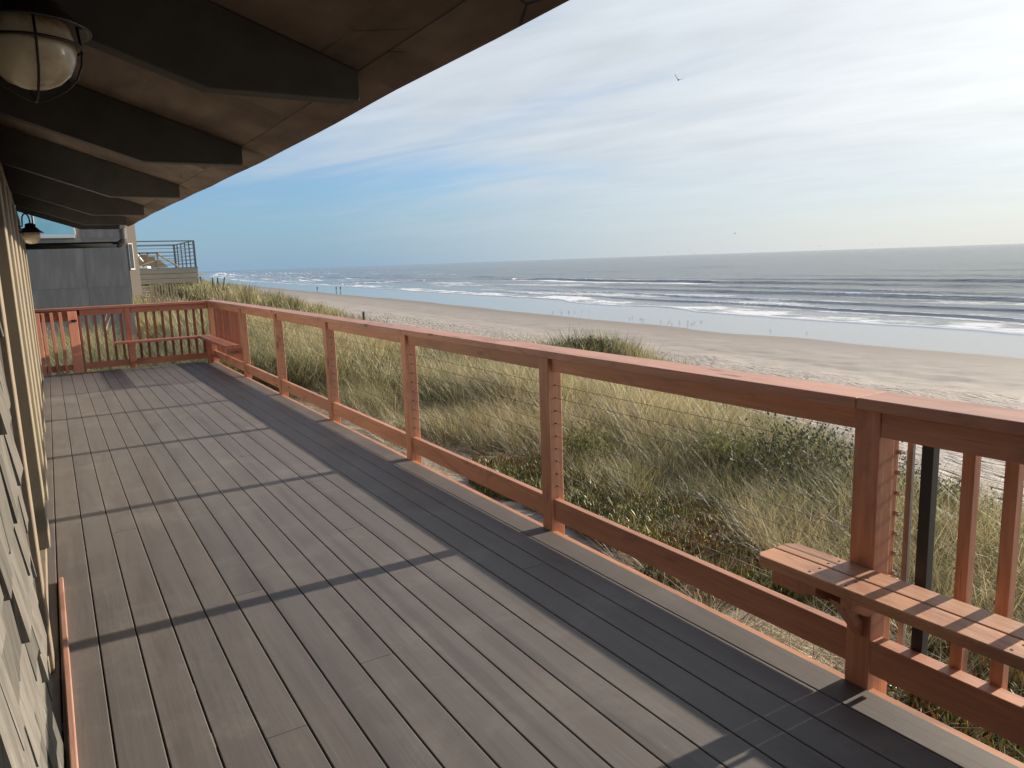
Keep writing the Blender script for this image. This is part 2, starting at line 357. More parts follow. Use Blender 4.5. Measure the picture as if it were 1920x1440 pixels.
# ------------------------------------------------------------------ terrain
SEA_Z = -8.5
def toe(y): return np.interp(y, [-20, 3, 7, 12, 16, 19.5, 23, 27, 36, 48, 80, 200, 2000], [10, 10.2, 11.8, 13.6, 14.5, 18.8, 14.8, 14, 15.5, 18.5, 22, 30, 120])
def shore(y): return np.interp(y, [-200, 0, 32, 52, 72, 93, 118, 172, 220, 293, 700, 1500, 4000], [71, 72.3, 72.6, 72.9, 73.6, 75.5, 77.5, 83, 87, 92, 125, 230, 700])
def ground_z(x, y):
    x = np.asarray(x, float); y = np.asarray(y, float)
    u = x/toe(y)
    veg = np.interp(u, [-5, .22, .42, .62, .85, 1.0], [-.72, -.78, -1.08, -1.55, -2.35, -3.0])
    sh = shore(y); t = np.clip((x-toe(y))/(sh-toe(y)), 0, 1)
    beach = -3.0 + (SEA_Z+.02+3.0)*np.interp(t, [0, .25, .6, 1], [0, .34, .78, 1.0])
    z = np.where(u < 1, veg, beach)
    z = np.where(x > sh, SEA_Z+.02-np.minimum((x-sh)*.004, .6), z)
    inl = (1-sstep(.9, 1.25, u))
    n = fbm(x, y, .22, 4)
    near = sstep(3.6, 8.5, x) + sstep(13.8, 17, y)*(1-sstep(3.6, 8.5, x))
    z = z + n*.42*inl*near
    z = z + .75*np.exp(-(((x-15.2)/2.0)**2+((y-19.6)/2.3)**2))                    # grassy hummock beyond the rail
    z = z + 1.15*sstep(33, 46, y)*inl*sstep(1.0, .5, u)*np.ones_like(x)            # dune ridge rising along the coast
    z = z + .35*sstep(13, 20, y)*inl*(1-sstep(4, 9, x))
    # foot-trodden dry sand beside the deck and on the upper beach
    tr = sstep(2.0, 2.6, x)*(1-sstep(4.5, 7, x))*(1-sstep(14, 20, y))
    z = z + tr*(fbm(x, y, 2.4, 3)*.06 + fbm(x+31, y, 6.0, 2)*.03)
    ub = sstep(1.0, 1.15, u)*(1-sstep(50, 64, x))
    z = z + ub*fbm(x, y, .55, 3)*.14
    return z
def axis_pts(*segs):
    out = []
    for a, b, st in segs: out += list(np.arange(a, b, st))
    return np.array(out + [segs[-1][1]])
def grid_mesh(name, XX, YY, ZZ, smooth=True):
    ny, nx = XX.shape
    v = np.stack([XX, YY, ZZ], -1).reshape(-1, 3)
    i = np.arange(ny*nx).reshape(ny, nx)
    f = np.stack([i[:-1, :-1], i[:-1, 1:], i[1:, 1:], i[1:, :-1]], -1).reshape(-1, 4)
    me = bpy.data.meshes.new(name); me.vertices.add(len(v)); me.vertices.foreach_set('co', v.ravel())
    me.loops.add(f.size); me.loops.foreach_set('vertex_index', f.ravel().astype(np.int32))
    me.polygons.add(len(f)); me.polygons.foreach_set('loop_start', np.arange(0, f.size, 4, dtype=np.int32))
    try: me.polygons.foreach_set('loop_total', np.full(len(f), 4, np.int32))
    except Exception: pass
    me.polygons.foreach_set('use_smooth', np.ones(len(f), bool)); me.update(calc_edges=True); me.validate()
    return me
def vattr(me, name, arr):
    a = me.attributes.new(name, 'FLOAT', 'POINT'); a.data.foreach_set('value', np.asarray(arr, np.float32).ravel())

gx = axis_pts((-4000, -400, 900), (-400, -40, 60), (-40, -4, 4), (-4, 2, .5), (2, 7, .06), (7, 22, .22), (22, 76, .6), (76, 130, 3), (130, 430, 50), (430, 1400, 240))
gy = axis_pts((-900, -60, 140), (-60, -4, 7), (-4, 0, .4), (0, 14, .07), (14, 55, .32), (55, 130, 1.3), (130, 400, 9), (400, 1500, 90), (1500, 6000, 500))
GX, GY = np.meshgrid(gx, gy); GZ = ground_z(GX, GY)
gm = grid_mesh('ground', GX, GY, GZ)
wetline = shore(GY) + fbm(GX*0+3, GY, .09, 3)*1.6 + fbm(GX*0+9, GY, .4, 2)*.3
vattr(gm, 'wet', GX - wetline)
vattr(gm, 'veg', (1-sstep(.85, 1.12, GX/toe(GY)+fbm(GX, GY, .4, 3)*.12)))
def ground_mat():
    m, n, l, b = newmat('dune_and_beach_sand'); g = G(m); w = g.pos()
    sx = N(n, 'ShaderNodeSeparateXYZ'); l.new(w, sx.inputs[0]); X, Y, Z = sx.outputs
    f = g.noise(w, .35, 7, .6); fine = g.noise(w, 60, 3, .7)
    dry = g.mix(g.mr(f, .3, .7), (.23, .205, .182), (.29, .261, .233))
    dry = g.mix(g.math('MULTIPLY', g.mr(fine, .55, .75), .35), dry, (.22, .18, .14))
    wet = g.attr('wet')
    damp = g.mr(wet, -14, -1.0); c = g.mix(damp, dry, (.20, .175, .152)); film = g.mr(wet, -.25, .35)
    c = g.mix(film, c, (.25, .235, .22))
    veg = g.attr('veg'); litter = g.noise(w, 5.5, 6, .7)
    c = g.mix(g.math('MULTIPLY', g.math('MULTIPLY', veg, g.mr(X, 3.2, 4.6)), g.mr(litter, .35, .6)), c, (.13, .105, .06))
    l.new(c, b.inputs['Base Color'])
    rough = g.math('MULTIPLY_ADD', film, -.80, .88); l.new(rough, b.inputs['Roughness'])
    l.new(g.math('MULTIPLY_ADD', film, .45, .2), b.inputs['Specular IOR Level'])
    # footprints on the upper beach, ripples near the deck, faint relief on the smooth sand
    tracks = g.noise(w, .16, 3, .5)
    zone = g.math('MULTIPLY', g.mr(X, 9, 13), g.mr(g.math('MULTIPLY_ADD', tracks, 22, X), 58, 46))
    mpf = N(n, 'ShaderNodeMapping'); mpf.inputs['Scale'].default_value = (1.5, .8, 1); mpf.inputs['Rotation'].default_value = (0, 0, -.5); l.new(w, mpf.inputs[0]); foot = g.math('ADD', g.mr(g.voro(mpf.outputs[0], 1.35), .0, .42), g.math('MULTIPLY', g.noise(mpf.outputs[0], 2.6, 3, .6), .9))
    h = g.math('MULTIPLY', g.math('MULTIPLY', foot, 1.5), zone); h = g.math('ADD', h, g.math('MULTIPLY', g.math('MULTIPLY', g.noise(w, 9, 4, .6), .14), g.mr(wet, -3, -12)))
    h = g.math('ADD', h, g.math('MULTIPLY', fine, .02))
    l.new(g.bump(h, .85, .16), b.inputs['Normal'])
    return m
ground = link('ground', gm, ground_mat()); tag(ground, 'pale sand of the dunes and the beach', 'sand', kind='structure')

# ------------------------------------------------------------------ sea
def front(y): return np.interp(y, [-200, 0, 40, 54, 74, 110, 167, 300, 700, 1500, 4000], [88, 89, 91, 93.5, 95, 101, 109, 122, 150, 260, 740])
sS = np.concatenate([np.arange(0, 30, .45), np.arange(30, 130, .8), np.arange(130, 330, 2.2), np.geomspace(332, 30000, 60)])
sY = np.concatenate([-np.geomspace(4000, 12, 22), np.arange(-8, 40, 4), np.arange(40, 330, 1.5), np.geomspace(332, 1600, 90), np.geomspace(1650, 40000, 34)])
SS, SY = np.meshgrid(sS, sY)
edge = front(SY) + fbm(SY*0+1, SY, .045, 3)*3.5 + fbm(SY*0+5, SY, .21, 3)*1.0
fadeX = np.exp(-SS/900)
SX = edge*1.0 + SS
off = SX - front(SY)                       # metres seaward of the mean swash front
WZ_ = np.zeros_like(SX); FO = np.zeros_like(SX)
def wave(c, w, h, amp_seed, foam, y0=None, y1=None, soft=40, curv=0.0, amp=None):
    """a wave crest lying c metres off the front: steep towards the beach, foam where it has broken"""
    global WZ_, FO
    m = np.clip(.55+fbm(SY*0+amp_seed, SY, .012, 3)*1.3, 0, 1.15)
    if amp is not None: m = amp(SY)*np.clip(.95+fbm(SY*0+amp_seed, SY, .05, 3)*.35, 0, 1.3)
    if y0 is not None: m = m*sstep(y0-soft, y0, SY)
    if y1 is not None: m = m*(1-sstep(y1, y1+soft, SY))
    cc = c + fbm(SY*0+amp_seed+40, SY, .016, 3)*5 + fbm(SY*0+amp_seed+80, SY, .07, 2)*1.2 + curv*(SY-120)/100
    d = off-cc
    prof = np.where(d < 0, np.exp(-(d/(w*.45))**2), np.exp(-(d/(w*1.5))**2))
    WZ_ = WZ_ + h*m*prof
    if foam is not None:
        f = foam(SY)*m*(sstep(-w*.22, w*.08, d)*(1-sstep(w*1.2, w*3.4, d)) + .62*sstep(-w*6, -w*1.4, d)*(1-sstep(-w*1.1, -w*.6, d)))
        FO = np.maximum(FO, f)
lin = lambda pts: (lambda y: np.interp(y, [p[0] for p in pts], [p[1] for p in pts]))
wave(13, 1.3, .32, 2, lin([(0, 1.0), (90, .8), (160, .5), (400, .8)]))
wave(26, 1.6, .35, 7, lin([(0, .55), (200, .6), (500, .9)]))
wave(45, 2.6, .55, 11, lin([(0, .85), (90, .7), (140, .55), (240, .8), (500, 1)]), curv=-2)
wave(63, 2.4, .45, 17, lin([(0, .4), (300, .7)]))
wave(91, 3.4, 1.0, 23, lin([(0, .0), (165, .05), (176, .2), (181, 1.3), (320, 1.4), (380, .5), (700, 1.0)]), curv=-3, amp=lin([(0, .3), (90, .45), (140, .8), (180, 1.0), (300, 1.0), (380, .45), (800, .9)]))
wave(112, 3.0, .7, 29, lin([(0, .1), (300, .3), (700, .9)]))
wave(150, 4, .55, 31, lin([(0, 0), (350, .2), (600, 1.0), (1500, 1.2)]))
wave(205, 5, .55, 37, lin([(0, 0), (500, .2), (800, .8)]))
wave(290, 6, .6, 41, None)
wave(320, 6, .4, 43, None)
FO = np.maximum(FO, .95*(1-sstep(.2, 1.5, SS)) )                                       # lip of the swash
FO = np.maximum(FO, .70*(1-sstep(7, 14, SS))*np.clip(.75+fbm(SX, SY, .12, 3)*.7, 0, 1))    # lacy foam behind it
FO = np.maximum(FO, .58*(1-sstep(56, 100, SS))*np.clip(.62+fbm(SX*2.2, SY*.5, .06, 4)*1.2, 0, 1))
swell = (np.sin(off/9.0+fbm(SX, SY, .01, 2)*4)*.10 + fbm(SX*1.2, SY*.5, .10, 3)*.22)*sstep(8, 60, SS)*np.exp(-SS/1500)
SZ = SEA_Z + .03 + .05*sstep(0, 1.2, SS) + (WZ_+swell)
SZ = np.where(SS < .01, SEA_Z-.06, SZ)
sm = grid_mesh('sea', SX, SY, SZ); vattr(sm, 'foam', FO); vattr(sm, 'off', SS)
def sea_mat():
    m, n, l, b = newmat('ocean_water'); g = G(m); w = g.pos()
    mp = N(n, 'ShaderNodeMapping'); mp.inputs['Scale'].default_value = (1.0, .30, 1); l.new(w, mp.inputs[0]); wv = mp.outputs[0]
    fo = g.attr('foam'); off_ = g.attr('off')
    f1 = g.noise(wv, .5, 7, .68, .5); f2 = g.voro(wv, 1.2, 'DISTANCE_TO_EDGE')
    lace = g.math('ADD', f1, g.math('MULTIPLY', g.mr(f2, 0, .25, 1, 0), .14))
    foam = g.mr(g.math('ADD', g.math('SUBTRACT', fo, .80), g.math('MULTIPLY', lace, .70)), .04, .30)
    deep = g.mix(g.mr(off_, 20, 160), (.24, .25, .25), (.18, .20, .205))
    c = g.mix(foam, deep, (.70, .71, .72)); l.new(c, b.inputs['Base Color'])
    b.inputs['Roughness'].default_value = .9; b.inputs['Specular IOR Level'].default_value = .0
    a1 = g.noise(wv, .22, 4, .6, .3); a2 = g.noise(wv, 1.1, 5, .65, .3)
    h = g.math('ADD', g.math('MULTIPLY', a1, 1.6), g.math('MULTIPLY', a2, .55)); h = g.math('MULTIPLY', h, g.mr(off_, 4, 60, .06, 1))
    h = g.math('ADD', h, g.math('MULTIPLY', foam, .25)); nrm = g.bump(h, 1.0, .75); l.new(nrm, b.inputs['Normal'])
    # wave slopes too small to resolve keep a rough sea from ever mirroring fully at grazing angles
    fr = N(n, 'ShaderNodeFresnel'); fr.inputs['IOR'].default_value = 1.333; l.new(nrm, fr.inputs['Normal'])
    fac = g.math('MULTIPLY', g.math('MINIMUM', fr.outputs[0], g.mr(off_, 2, 120, .94, .92)), g.math('SUBTRACT', 1.0, foam))
    gl = N(n, 'ShaderNodeBsdfGlossy'); gl.inputs['Roughness'].default_value = .16; l.new(nrm, gl.inputs['Normal'])
    mx = N(n, 'ShaderNodeMixShader'); l.new(fac, mx.inputs[0]); l.new(b.outputs[0], mx.inputs[1]); l.new(gl.outputs[0], mx.inputs[2])
    l.new(mx.outputs[0], [q for q in n if q.type == 'OUTPUT_MATERIAL'][0].inputs['Surface']); return m
sea = link('sea', sm, sea_mat()); tag(sea, 'grey blue ocean with lines of breaking surf', 'sea', kind='structure')

# ------------------------------------------------------------------ deck
XI = 2.278                                   # inner face of the sea-side posts
PW = .09
PITCH = .1415
DECK_END = 13.60
deck = bpy.data.objects.new('deck', None); COL.objects.link(deck); deck.location = (1, 6, 0); tag(deck, 'grey brown composite board deck', 'deck', kind='structure')
joints = {2: [4.9], 4: [2.35], 5: [3.55, 9.0], 7: [2.62], 9: [6.3], 10: [4.1], 12: [7.7], 14: [3.0], 15: [8.4], 3: [10.6], 8: [11.2], 6: [7.0], 11: [1.2, 5.2], 13: [10.0], 1: [8.8], 0: []}
k = 0
xr = XI - .003
while xr > -.16:
    xl = max(xr - PITCH + .0055, -.215)
    ys = [-2.6] + joints.get(16-k, []) + [DECK_END]
    for a, b_ in zip(ys[:-1], ys[1:]):
        boxp('deck_board', (xl, xr, a+.0012, b_-.0012, -.024, 0), M_DECK, deck, .003)
    xr -= PITCH; k += 1
boxp('rim_board', (XI+.001, XI+.034, -2.6, DECK_END+.035, -.20, -.006), WF, deck, .003)
boxp('end_rim_board', (-.2, XI, DECK_END+.002, DECK_END+.034, -.20, -.006), redwood('x', (1.12, 1.10, .72), 'fresh'), deck, .003)
mb = MB()
for yy in np.arange(-2.4, 13.5, .4): mb.box(-.3, XI-.01, yy, yy+.04, -.19, -.026)
for yy in (-1, 3, 7, 11):  # piers
    mb.box(2.05, 2.19, yy, yy+.14, -1.2, -.20)
part('joist_frame', mb, M_DTRIM, deck)
# pale dead grass drifted onto the far edge is added with the litter below

# ------------------------------------------------------------------ sea-side railing
ry = [1.465 + 1.935*i for i in range(6)] + [13.595]
TOP0, TOP1 = .99, 1.03
rail = thing('deck_railing', (XI, 6, 0), 'long redwood and cable railing along the sea side of the deck', 'railing')
for i, y in enumerate(ry):
    boxp('post', (XI, XI+PW, y-PW/2, y+PW/2, -.16, TOP0-.001), WZ, rail, .004)
cap_y = [-1.2, 1.50, 5.335, 9.205, 13.70]
for a, b_ in zip(cap_y[:-1], cap_y[1:]):
    boxp('cap_board', (XI-.014, XI+.165, a+.0008, b_-.0008, TOP0, TOP1), WC, rail, .004)
seg = [(-1.2, ry[0])] + list(zip(ry[:-1], ry[1:]))
for i, (a, b_) in enumerate(seg):
    ya = a+PW/2 if i else a; yb = b_-PW/2
    if i == 0:
        boxp('top_rail', (XI+.004, XI+.066, ya, yb-.002, .905, TOP0-.002), WY, rail, .003)
        boxp('bottom_rail', (XI+.004, XI+.066, ya, yb-.002, .06, .182), WY, rail, .003)
    else:
        boxp('top_rail', (XI+.022, XI+.060, ya+.002, yb-.002, .915, TOP0-.002), WY, rail, .003)
        boxp('bottom_rail', (XI+.017, XI+.055, ya+.002, yb-.002, .062, .185), WY, rail, .003)
def bal(parent, x, y, z0, z1, mat=WZ, w=.038): return boxp('baluster', (x, x+w, y-w/2, y+w/2, z0, z1), mat, parent, .002)
bal(rail, XI+.068, 1.296, .095, .985, M_BALBLK)
for j in range(1, 9): bal(rail, XI+.068, 1.290-.1215*j, .095, .985)
yb = ry[5]+.14
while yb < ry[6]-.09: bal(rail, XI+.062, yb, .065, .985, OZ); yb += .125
# cables and their hardware
for i in range(9):
    zc = .836-.0723*i
    part('cable', MB().tube([(XI+.043, 1.43, zc), (XI+.043, ry[5], zc)], .0014, 6), M_CABLE, rail, smooth=True)
ferr = MB().tube([(0, -.006, 0), (0, .0005, 0)], .0042, 8)
fm = ferr.mesh('cable_hole'); fm.materials.append(M_NAIL)
for y in ry[1:5]:
    for i in range(9):
        o = link('cable_hole', fm, None, rail); o.location = Vector((XI+.043, y-PW/2, .836-.0723*i)) - rail.location
anch = boxp('anchor_post', (XI+PW+.002, XI+PW+.038, 1.425, 1.505, -.10, .985), WZ, rail)
boxp('weathered_batten', (XI+PW+.050, XI+PW+.068, 1.385, 1.405, .06, .93), M_GREYW, rail, .002)
nutm = MB().tube([(0, 0, 0), (0, -.012, 0)], .0085, 6).tube([(0, -.012, 0), (0, -.022, 0)], .005, 8).mesh('cable_nut'); nutm.materials.append(M_STEEL)
for i in range(9):
    o = link('cable_nut', nutm, None, rail); o.location = Vector((XI+PW+.028, 1.424, .836-.0723*i)) - rail.location

# ------------------------------------------------------------------ end railing and gate
EY = 13.555
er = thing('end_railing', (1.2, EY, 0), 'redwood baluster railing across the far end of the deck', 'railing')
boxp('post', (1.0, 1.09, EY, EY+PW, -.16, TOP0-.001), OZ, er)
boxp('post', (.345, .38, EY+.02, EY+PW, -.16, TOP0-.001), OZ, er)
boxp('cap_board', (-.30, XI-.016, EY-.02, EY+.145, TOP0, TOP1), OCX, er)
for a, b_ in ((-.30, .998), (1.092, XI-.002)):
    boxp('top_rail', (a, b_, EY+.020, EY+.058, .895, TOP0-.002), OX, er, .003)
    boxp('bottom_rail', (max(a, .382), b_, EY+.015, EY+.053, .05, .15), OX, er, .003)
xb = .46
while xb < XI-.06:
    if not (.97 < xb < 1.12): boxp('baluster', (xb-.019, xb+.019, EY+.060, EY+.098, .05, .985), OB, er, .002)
    xb += .1225
gt = thing('deck_gate', (0, 13.5, 0), 'narrow redwood slat gate beside the house wall', 'gate')
boxp('stile', (.205, .335, EY-.062, EY-.024, .02, .975), GZ_, gt)
boxp('stile', (-.245, -.165, EY-.062, EY-.024, .02, .975), GZ_, gt)
for xs in (-.125, -.010, .108): boxp('slat', (xs-.022, xs+.022, EY-.062, EY-.024, .02, .972), GZ_, gt, .002)
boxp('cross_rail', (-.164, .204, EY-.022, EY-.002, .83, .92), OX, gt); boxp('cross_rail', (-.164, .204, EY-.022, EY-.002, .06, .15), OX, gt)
part('latch', MB().box(.25, .32, EY-.070, EY-.0625, .81, .845).box(.295, .31, EY-.085, EY-.0705, .815, .84), M_BLACKM, gt)

gt.rotation_euler = (0, 0, R(9)); _pv = Vector((.335, EY-.045, 0)); _o = gt.location.copy(); gt.location = _pv + Matrix.Rotation(R(9), 3, 'Z') @ (_o-_pv)

# ------------------------------------------------------------------ benches
def chamfer_board(x0, x1, y0, y1, z0, z1, cx0=.0, cx1=.0):
    """board along y whose far end (y1) has its corners cut by cx0 / cx1"""
    poly = [(x0, y0), (x1, y0), (x1, y1-cx1), (x1-cx1, y1), (x0+cx0, y1), (x0, y1-cx0)]
    out = []
    for p in poly:
        if not out or (abs(p[0]-out[-1][0])+abs(p[1]-out[-1][1])) > 1e-6: out.append(p)
    return MB().prism(out, 'z', z0, z1)
nb = thing('deck_bench', (2.2, 1.2, 0), 'redwood bench with striped shadows bracketed to the near post', 'bench')
BZ = .445
part('seat_board', chamfer_board(2.070, 2.1715, -.6, 1.745, BZ-.038, BZ, .022, 0), WBN, nb, .004)
part('seat_board', chamfer_board(2.1765, 2.276, -.6, 1.745, BZ-.038, BZ, 0, .03), WBN, nb, .004)
for (y0, y1) in ((1.512, 1.550), (1.380, 1.418), (-.2, -.162)):
    poly = [(2.10, BZ-.040), (XI+PW, BZ-.040), (XI+PW, BZ-.135), (2.20, BZ-.135), (2.10, BZ-.085)]
    part('bracket_arm', MB().prism(poly, 'y', y0, y1), WX, nb, .003)
part('apron', MB().box(2.110, 2.148, 1.552, 1.70, BZ-.105, BZ-.040), WX, nb, .003)
part('knee_brace', MB().prism([(2.13, BZ-.087), (2.18, BZ-.087), (XI-.002, BZ-.20), (XI-.002, BZ-.26)], 'y', 1.445, 1.483), WX, nb, .003)
screw = MB().lathe([(0.0001, .0012), (.0045, .001), (.0045, -.002)], 10).mesh('screw'); screw.materials.append(M_NAIL)
for yy in (1.535, 1.395, .9, .7):
    for xx in (2.095, 2.145, 2.203, 2.25):
        if xx > 2.24 and yy in (1.395,): continue
        o = link('screw', screw, None, nb); o.location = Vector((xx, yy+random.uniform(-.008, .008), BZ+.0002)) - nb.location

fb = thing('corner_bench', (2.0, 13.0, 0), 'redwood corner bench wrapping the far end of the deck', 'bench')
FZ = .455
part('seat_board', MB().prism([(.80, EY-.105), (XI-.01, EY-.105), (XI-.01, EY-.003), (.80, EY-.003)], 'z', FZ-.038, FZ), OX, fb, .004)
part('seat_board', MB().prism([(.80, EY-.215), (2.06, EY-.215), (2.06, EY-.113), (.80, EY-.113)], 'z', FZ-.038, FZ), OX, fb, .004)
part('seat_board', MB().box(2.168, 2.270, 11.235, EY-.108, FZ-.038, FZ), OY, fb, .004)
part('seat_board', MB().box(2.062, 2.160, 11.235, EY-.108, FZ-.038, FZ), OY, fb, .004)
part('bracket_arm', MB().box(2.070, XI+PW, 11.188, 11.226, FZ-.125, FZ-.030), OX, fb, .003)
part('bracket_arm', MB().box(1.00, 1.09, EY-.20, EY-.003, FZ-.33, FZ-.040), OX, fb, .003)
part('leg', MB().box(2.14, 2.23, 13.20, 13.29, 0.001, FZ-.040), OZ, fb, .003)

# ------------------------------------------------------------------ the house: wall, doors, roof
house = thing('beach_house', (-.3, 6, 0), 'beach house with grey shingle wall, tan glass doors and dark rafters over the deck', 'house')
def skew(mb):            # the wall runs very slightly away from the deck boards
    mb.v = [(v[0]-.0068*v[1], v[1], v[2]) for v in mb.v]; return mb
def hp(name, mb, mat, parent=house, bevel=.0): return part(name, skew(mb), mat, parent, bevel)
WX0 = -.115
END = 12.7
def dzr(y): return float(np.interp(y, [-3, 4, 6.5, 8.5, 12, 14], [0, 0, .02, .055, .085, .09]))
SL = .34
def soff(x, y): return 2.224 + SL*(1.05-x) + dzr(y)
hp('wall', MB().box(WX0-.40, WX0-.075, -3, END-.05, -.7, 2.75), M_DTRIM)
hp('glass_pane', MB().box(WX0-.072, WX0-.058, 3.45, 4.60, .10, 2.16), glass_mat('bare_door_glass', (.075, .066, .056), .08))
hp('door_track', MB().box(WX0-.06, WX0-.022, 3.22, END-.1, .012, .075), M_TAN, bevel=.004)
hp('door_head', MB().box(WX0-.07, WX0-.018, 3.22, END-.1, 2.17, 2.30), M_TAN, bevel=.004)
hp('jamb_board', MB().box(WX0-.07, WX0-.030, 2.70, 3.24, -.02, 2.5), M_DTRIM, bevel=.004)
hp('door_jamb', MB().box(WX0-.068, WX0-.008, 3.25, 3.41, .0, 2.17), M_TAN, bevel=.005)
mull = [(4.60, 4.86, .012, M_CREAM), (5.10, 5.22, .002, M_TAN), (5.62, 5.86, .012, M_CREAM), (6.55, 6.85, .012, M_CREAM), (7.35, 7.5, .004, M_TAN), (8.15, 8.5, .012, M_CREAM), (9.25, 9.4, .004, M_TAN), (10.2, 10.6, .012, M_CREAM), (12.3, END, .014, M_CREAM)]
for a, b_, pr, mt in mull: hp('door_mullion', MB().box(WX0-.066, WX0+pr-.012, a, b_, .076, 2.168), mt, bevel=.005)
for (a, _, _, _), (c_, _, _, _) in zip(mull[:-1], mull[1:]):
    hp('glass_pane', MB().box(WX0-.0725, WX0-.060, a+.05, c_-.02, .09, 2.16), M_GLASS)
hp('sill_strip', MB().box(WX0+.022, WX0+.044, -1.0, 4.25, .0008, .026), redwood('y', (.95, 1.1, 1.15), 'sill'), bevel=.004)
# individual weathered shingles
rs = random.Random(3); row = 0; z = .02
while z < 2.4:
    y = 1.0 - rs.random()*.15
    while y < 2.70:
        w_ = rs.uniform(.09, .24); y1 = min(y+w_, 2.715)
        if y1-y > .03 and y1 > 1.25:
            zb = z + rs.uniform(-.016, .016); zt = z+.235
            t0, t1 = rs.uniform(.024, .042), rs.uniform(.006, .010)
            xb0 = WX0-.030
            d_ = rs.uniform(-.008, .008); g_ = rs.uniform(.003, .012); ym = (y+y1)/2
            vs_ = [(xb0, y, zb), (xb0, ym, zb+d_), (xb0, y1-g_, zb), (xb0, y1-g_, zt), (xb0, y, zt)]
            vs_ += [(xb0+t0, y, zb), (xb0+t0+rs.uniform(-.003, .003), ym, zb+d_), (xb0+t0+rs.uniform(-.004, .004), y1-g_, zb+rs.uniform(-.006, .006)), (xb0+t1, y1-g_, zt), (xb0+t1, y, zt)]
            hp('shingle', MB().add(vs_, [(4, 3, 2, 1, 0), (5, 6, 7, 8, 9), (0, 1, 6, 5), (1, 2, 7, 6), (2, 3, 8, 7), (3, 4, 9, 8), (4, 0, 5, 9)]), M_SHING)
        y = y1
    z += .19; row += 1
hp('wall_sheathing', MB().box(WX0-.074, WX0-.032, .5, 2.70, -.5, 2.5), M_DTRIM)

# roof: rafters with level-cut tails under sloping brown soffit sheets
RY = [2.72, 4.64, 7.05, 9.75, 11.95, 13.15]
bays = [-3.0] + RY + [13.42]
roofm = MB()
ysr = list(np.arange(-3, 13.42, .6)) + [13.42]
for a, b_ in zip(ysr[:-1], ysr[1:]):
    def q(x, y, up_): return (x, y, soff(x, y)+up_)
    roofm.add([q(1.212, a, .016), q(1.212, b_, .016), q(-5, b_, .016), q(-5, a, .016), q(1.212, a, .050), q(1.212, b_, .050), q(-5, b_, .050), q(-5, a, .050)],
              [(0, 1, 2, 3), (7, 6, 5, 4), (4, 5, 1, 0), (3, 2, 6, 7)])
roof = part('roof', roofm, M_DTRIM, house, centre=False)
for i, y in enumerate([.65] + RY):
    d_ = dzr(y); zb = 2.118 + d_
    poly = [(1.05, zb), (1.05, soff(1.05, y)-.002), (-.26, soff(-.26, y)-.002), (-.26, zb+.34*(.525+.26)), (.525, zb)]
    part('rafter', MB().prism(poly, 'y', y, y+.085), M_DARKWOOD, roof, .004)
for i, (a, b_) in enumerate(zip(bays[:-1], bays[1:])):
    mid = (a+b_)/2
    for (c0, c1) in ((a+.0015, mid-.0015), (mid+.0015, b_-.0015)):
        nst = 6; mb = MB()
        for j in range(nst):
            y0, y1 = c0+(c1-c0)*j/nst, c0+(c1-c0)*(j+1)/nst
            sg = rs.uniform(-.0015, .0015)
            mb.add([(x, y, soff(x, y)+h) for h in (0, .014) for (x, y) in ((1.0515, y0), (1.0515, y1), (-.26, y1), (-.26, y0))],
                   [(0, 1, 2, 3), (7, 6, 5, 4), (0, 4, 5, 1), (2, 6, 7, 3)] + ([(0, 3, 7, 4)] if j == 0 else []) + ([(1, 5, 6, 2)] if j == nst-1 else []))
        part('soffit_panel', mb, M_SOFFIT, roof)
    mb = MB(); nst = 8
    for j in range(nst):
        y0, y1 = a+.001+(b_-a-.002)*j/nst, a+.001+(b_-a-.002)*(j+1)/nst
        wv = [.006*math.sin(y0*1.7)+.004*math.sin(y0*4.1), .006*math.sin(y1*1.7)+.004*math.sin(y1*4.1)]
        mb.add([(x+(wv[k_ % 2 if k_ < 2 else (1 if k_ == 2 else 0)] if x > 1.1 else 0), y, soff(x, y)-.004+h) for h in (0, .018) for k_, (x, y) in enumerate(((1.205, y0), (1.205, y1), (1.052, y1), (1.052, y0)))],
               [(0, 1, 2, 3), (7, 6, 5, 4), (0, 4, 5, 1), (2, 6, 7, 3)] + ([(0, 3, 7, 4)] if j == 0 else []) + ([(1, 5, 6, 2)] if j == nst-1 else []))
    part('eave_board', mb, M_SOFFIT, roof)
# drain pipe under the eave end with a corrugated elbow
part('drain_pipe', MB().tube([(-.30, 12.95, 1.955), (1.0, 12.95, 1.965)], .044, 16), plain('matt_black_pipe', (.02, .02, .02), .85, spec=.2), house, smooth=True)
pts, rad = [], []
for i in range(61):
    t = i/60
    if t < .45: p = (1.065, 12.95, 2.20-t/.45*.15)
    else:
        a = (t-.45)/.55*math.pi/2; p = (1.065-.085*(1-math.cos(a)), 12.95, 2.05-.085*math.sin(a))
    pts.append(p); rad.append(.042+.018*(1 if i % 4 < 2 else 0))
part('corrugated_elbow', MB().tube(pts, rad, 18), plain('grey_black_corrugated_plastic', (.16, .16, .165), .3, var=.2), house, smooth=False)

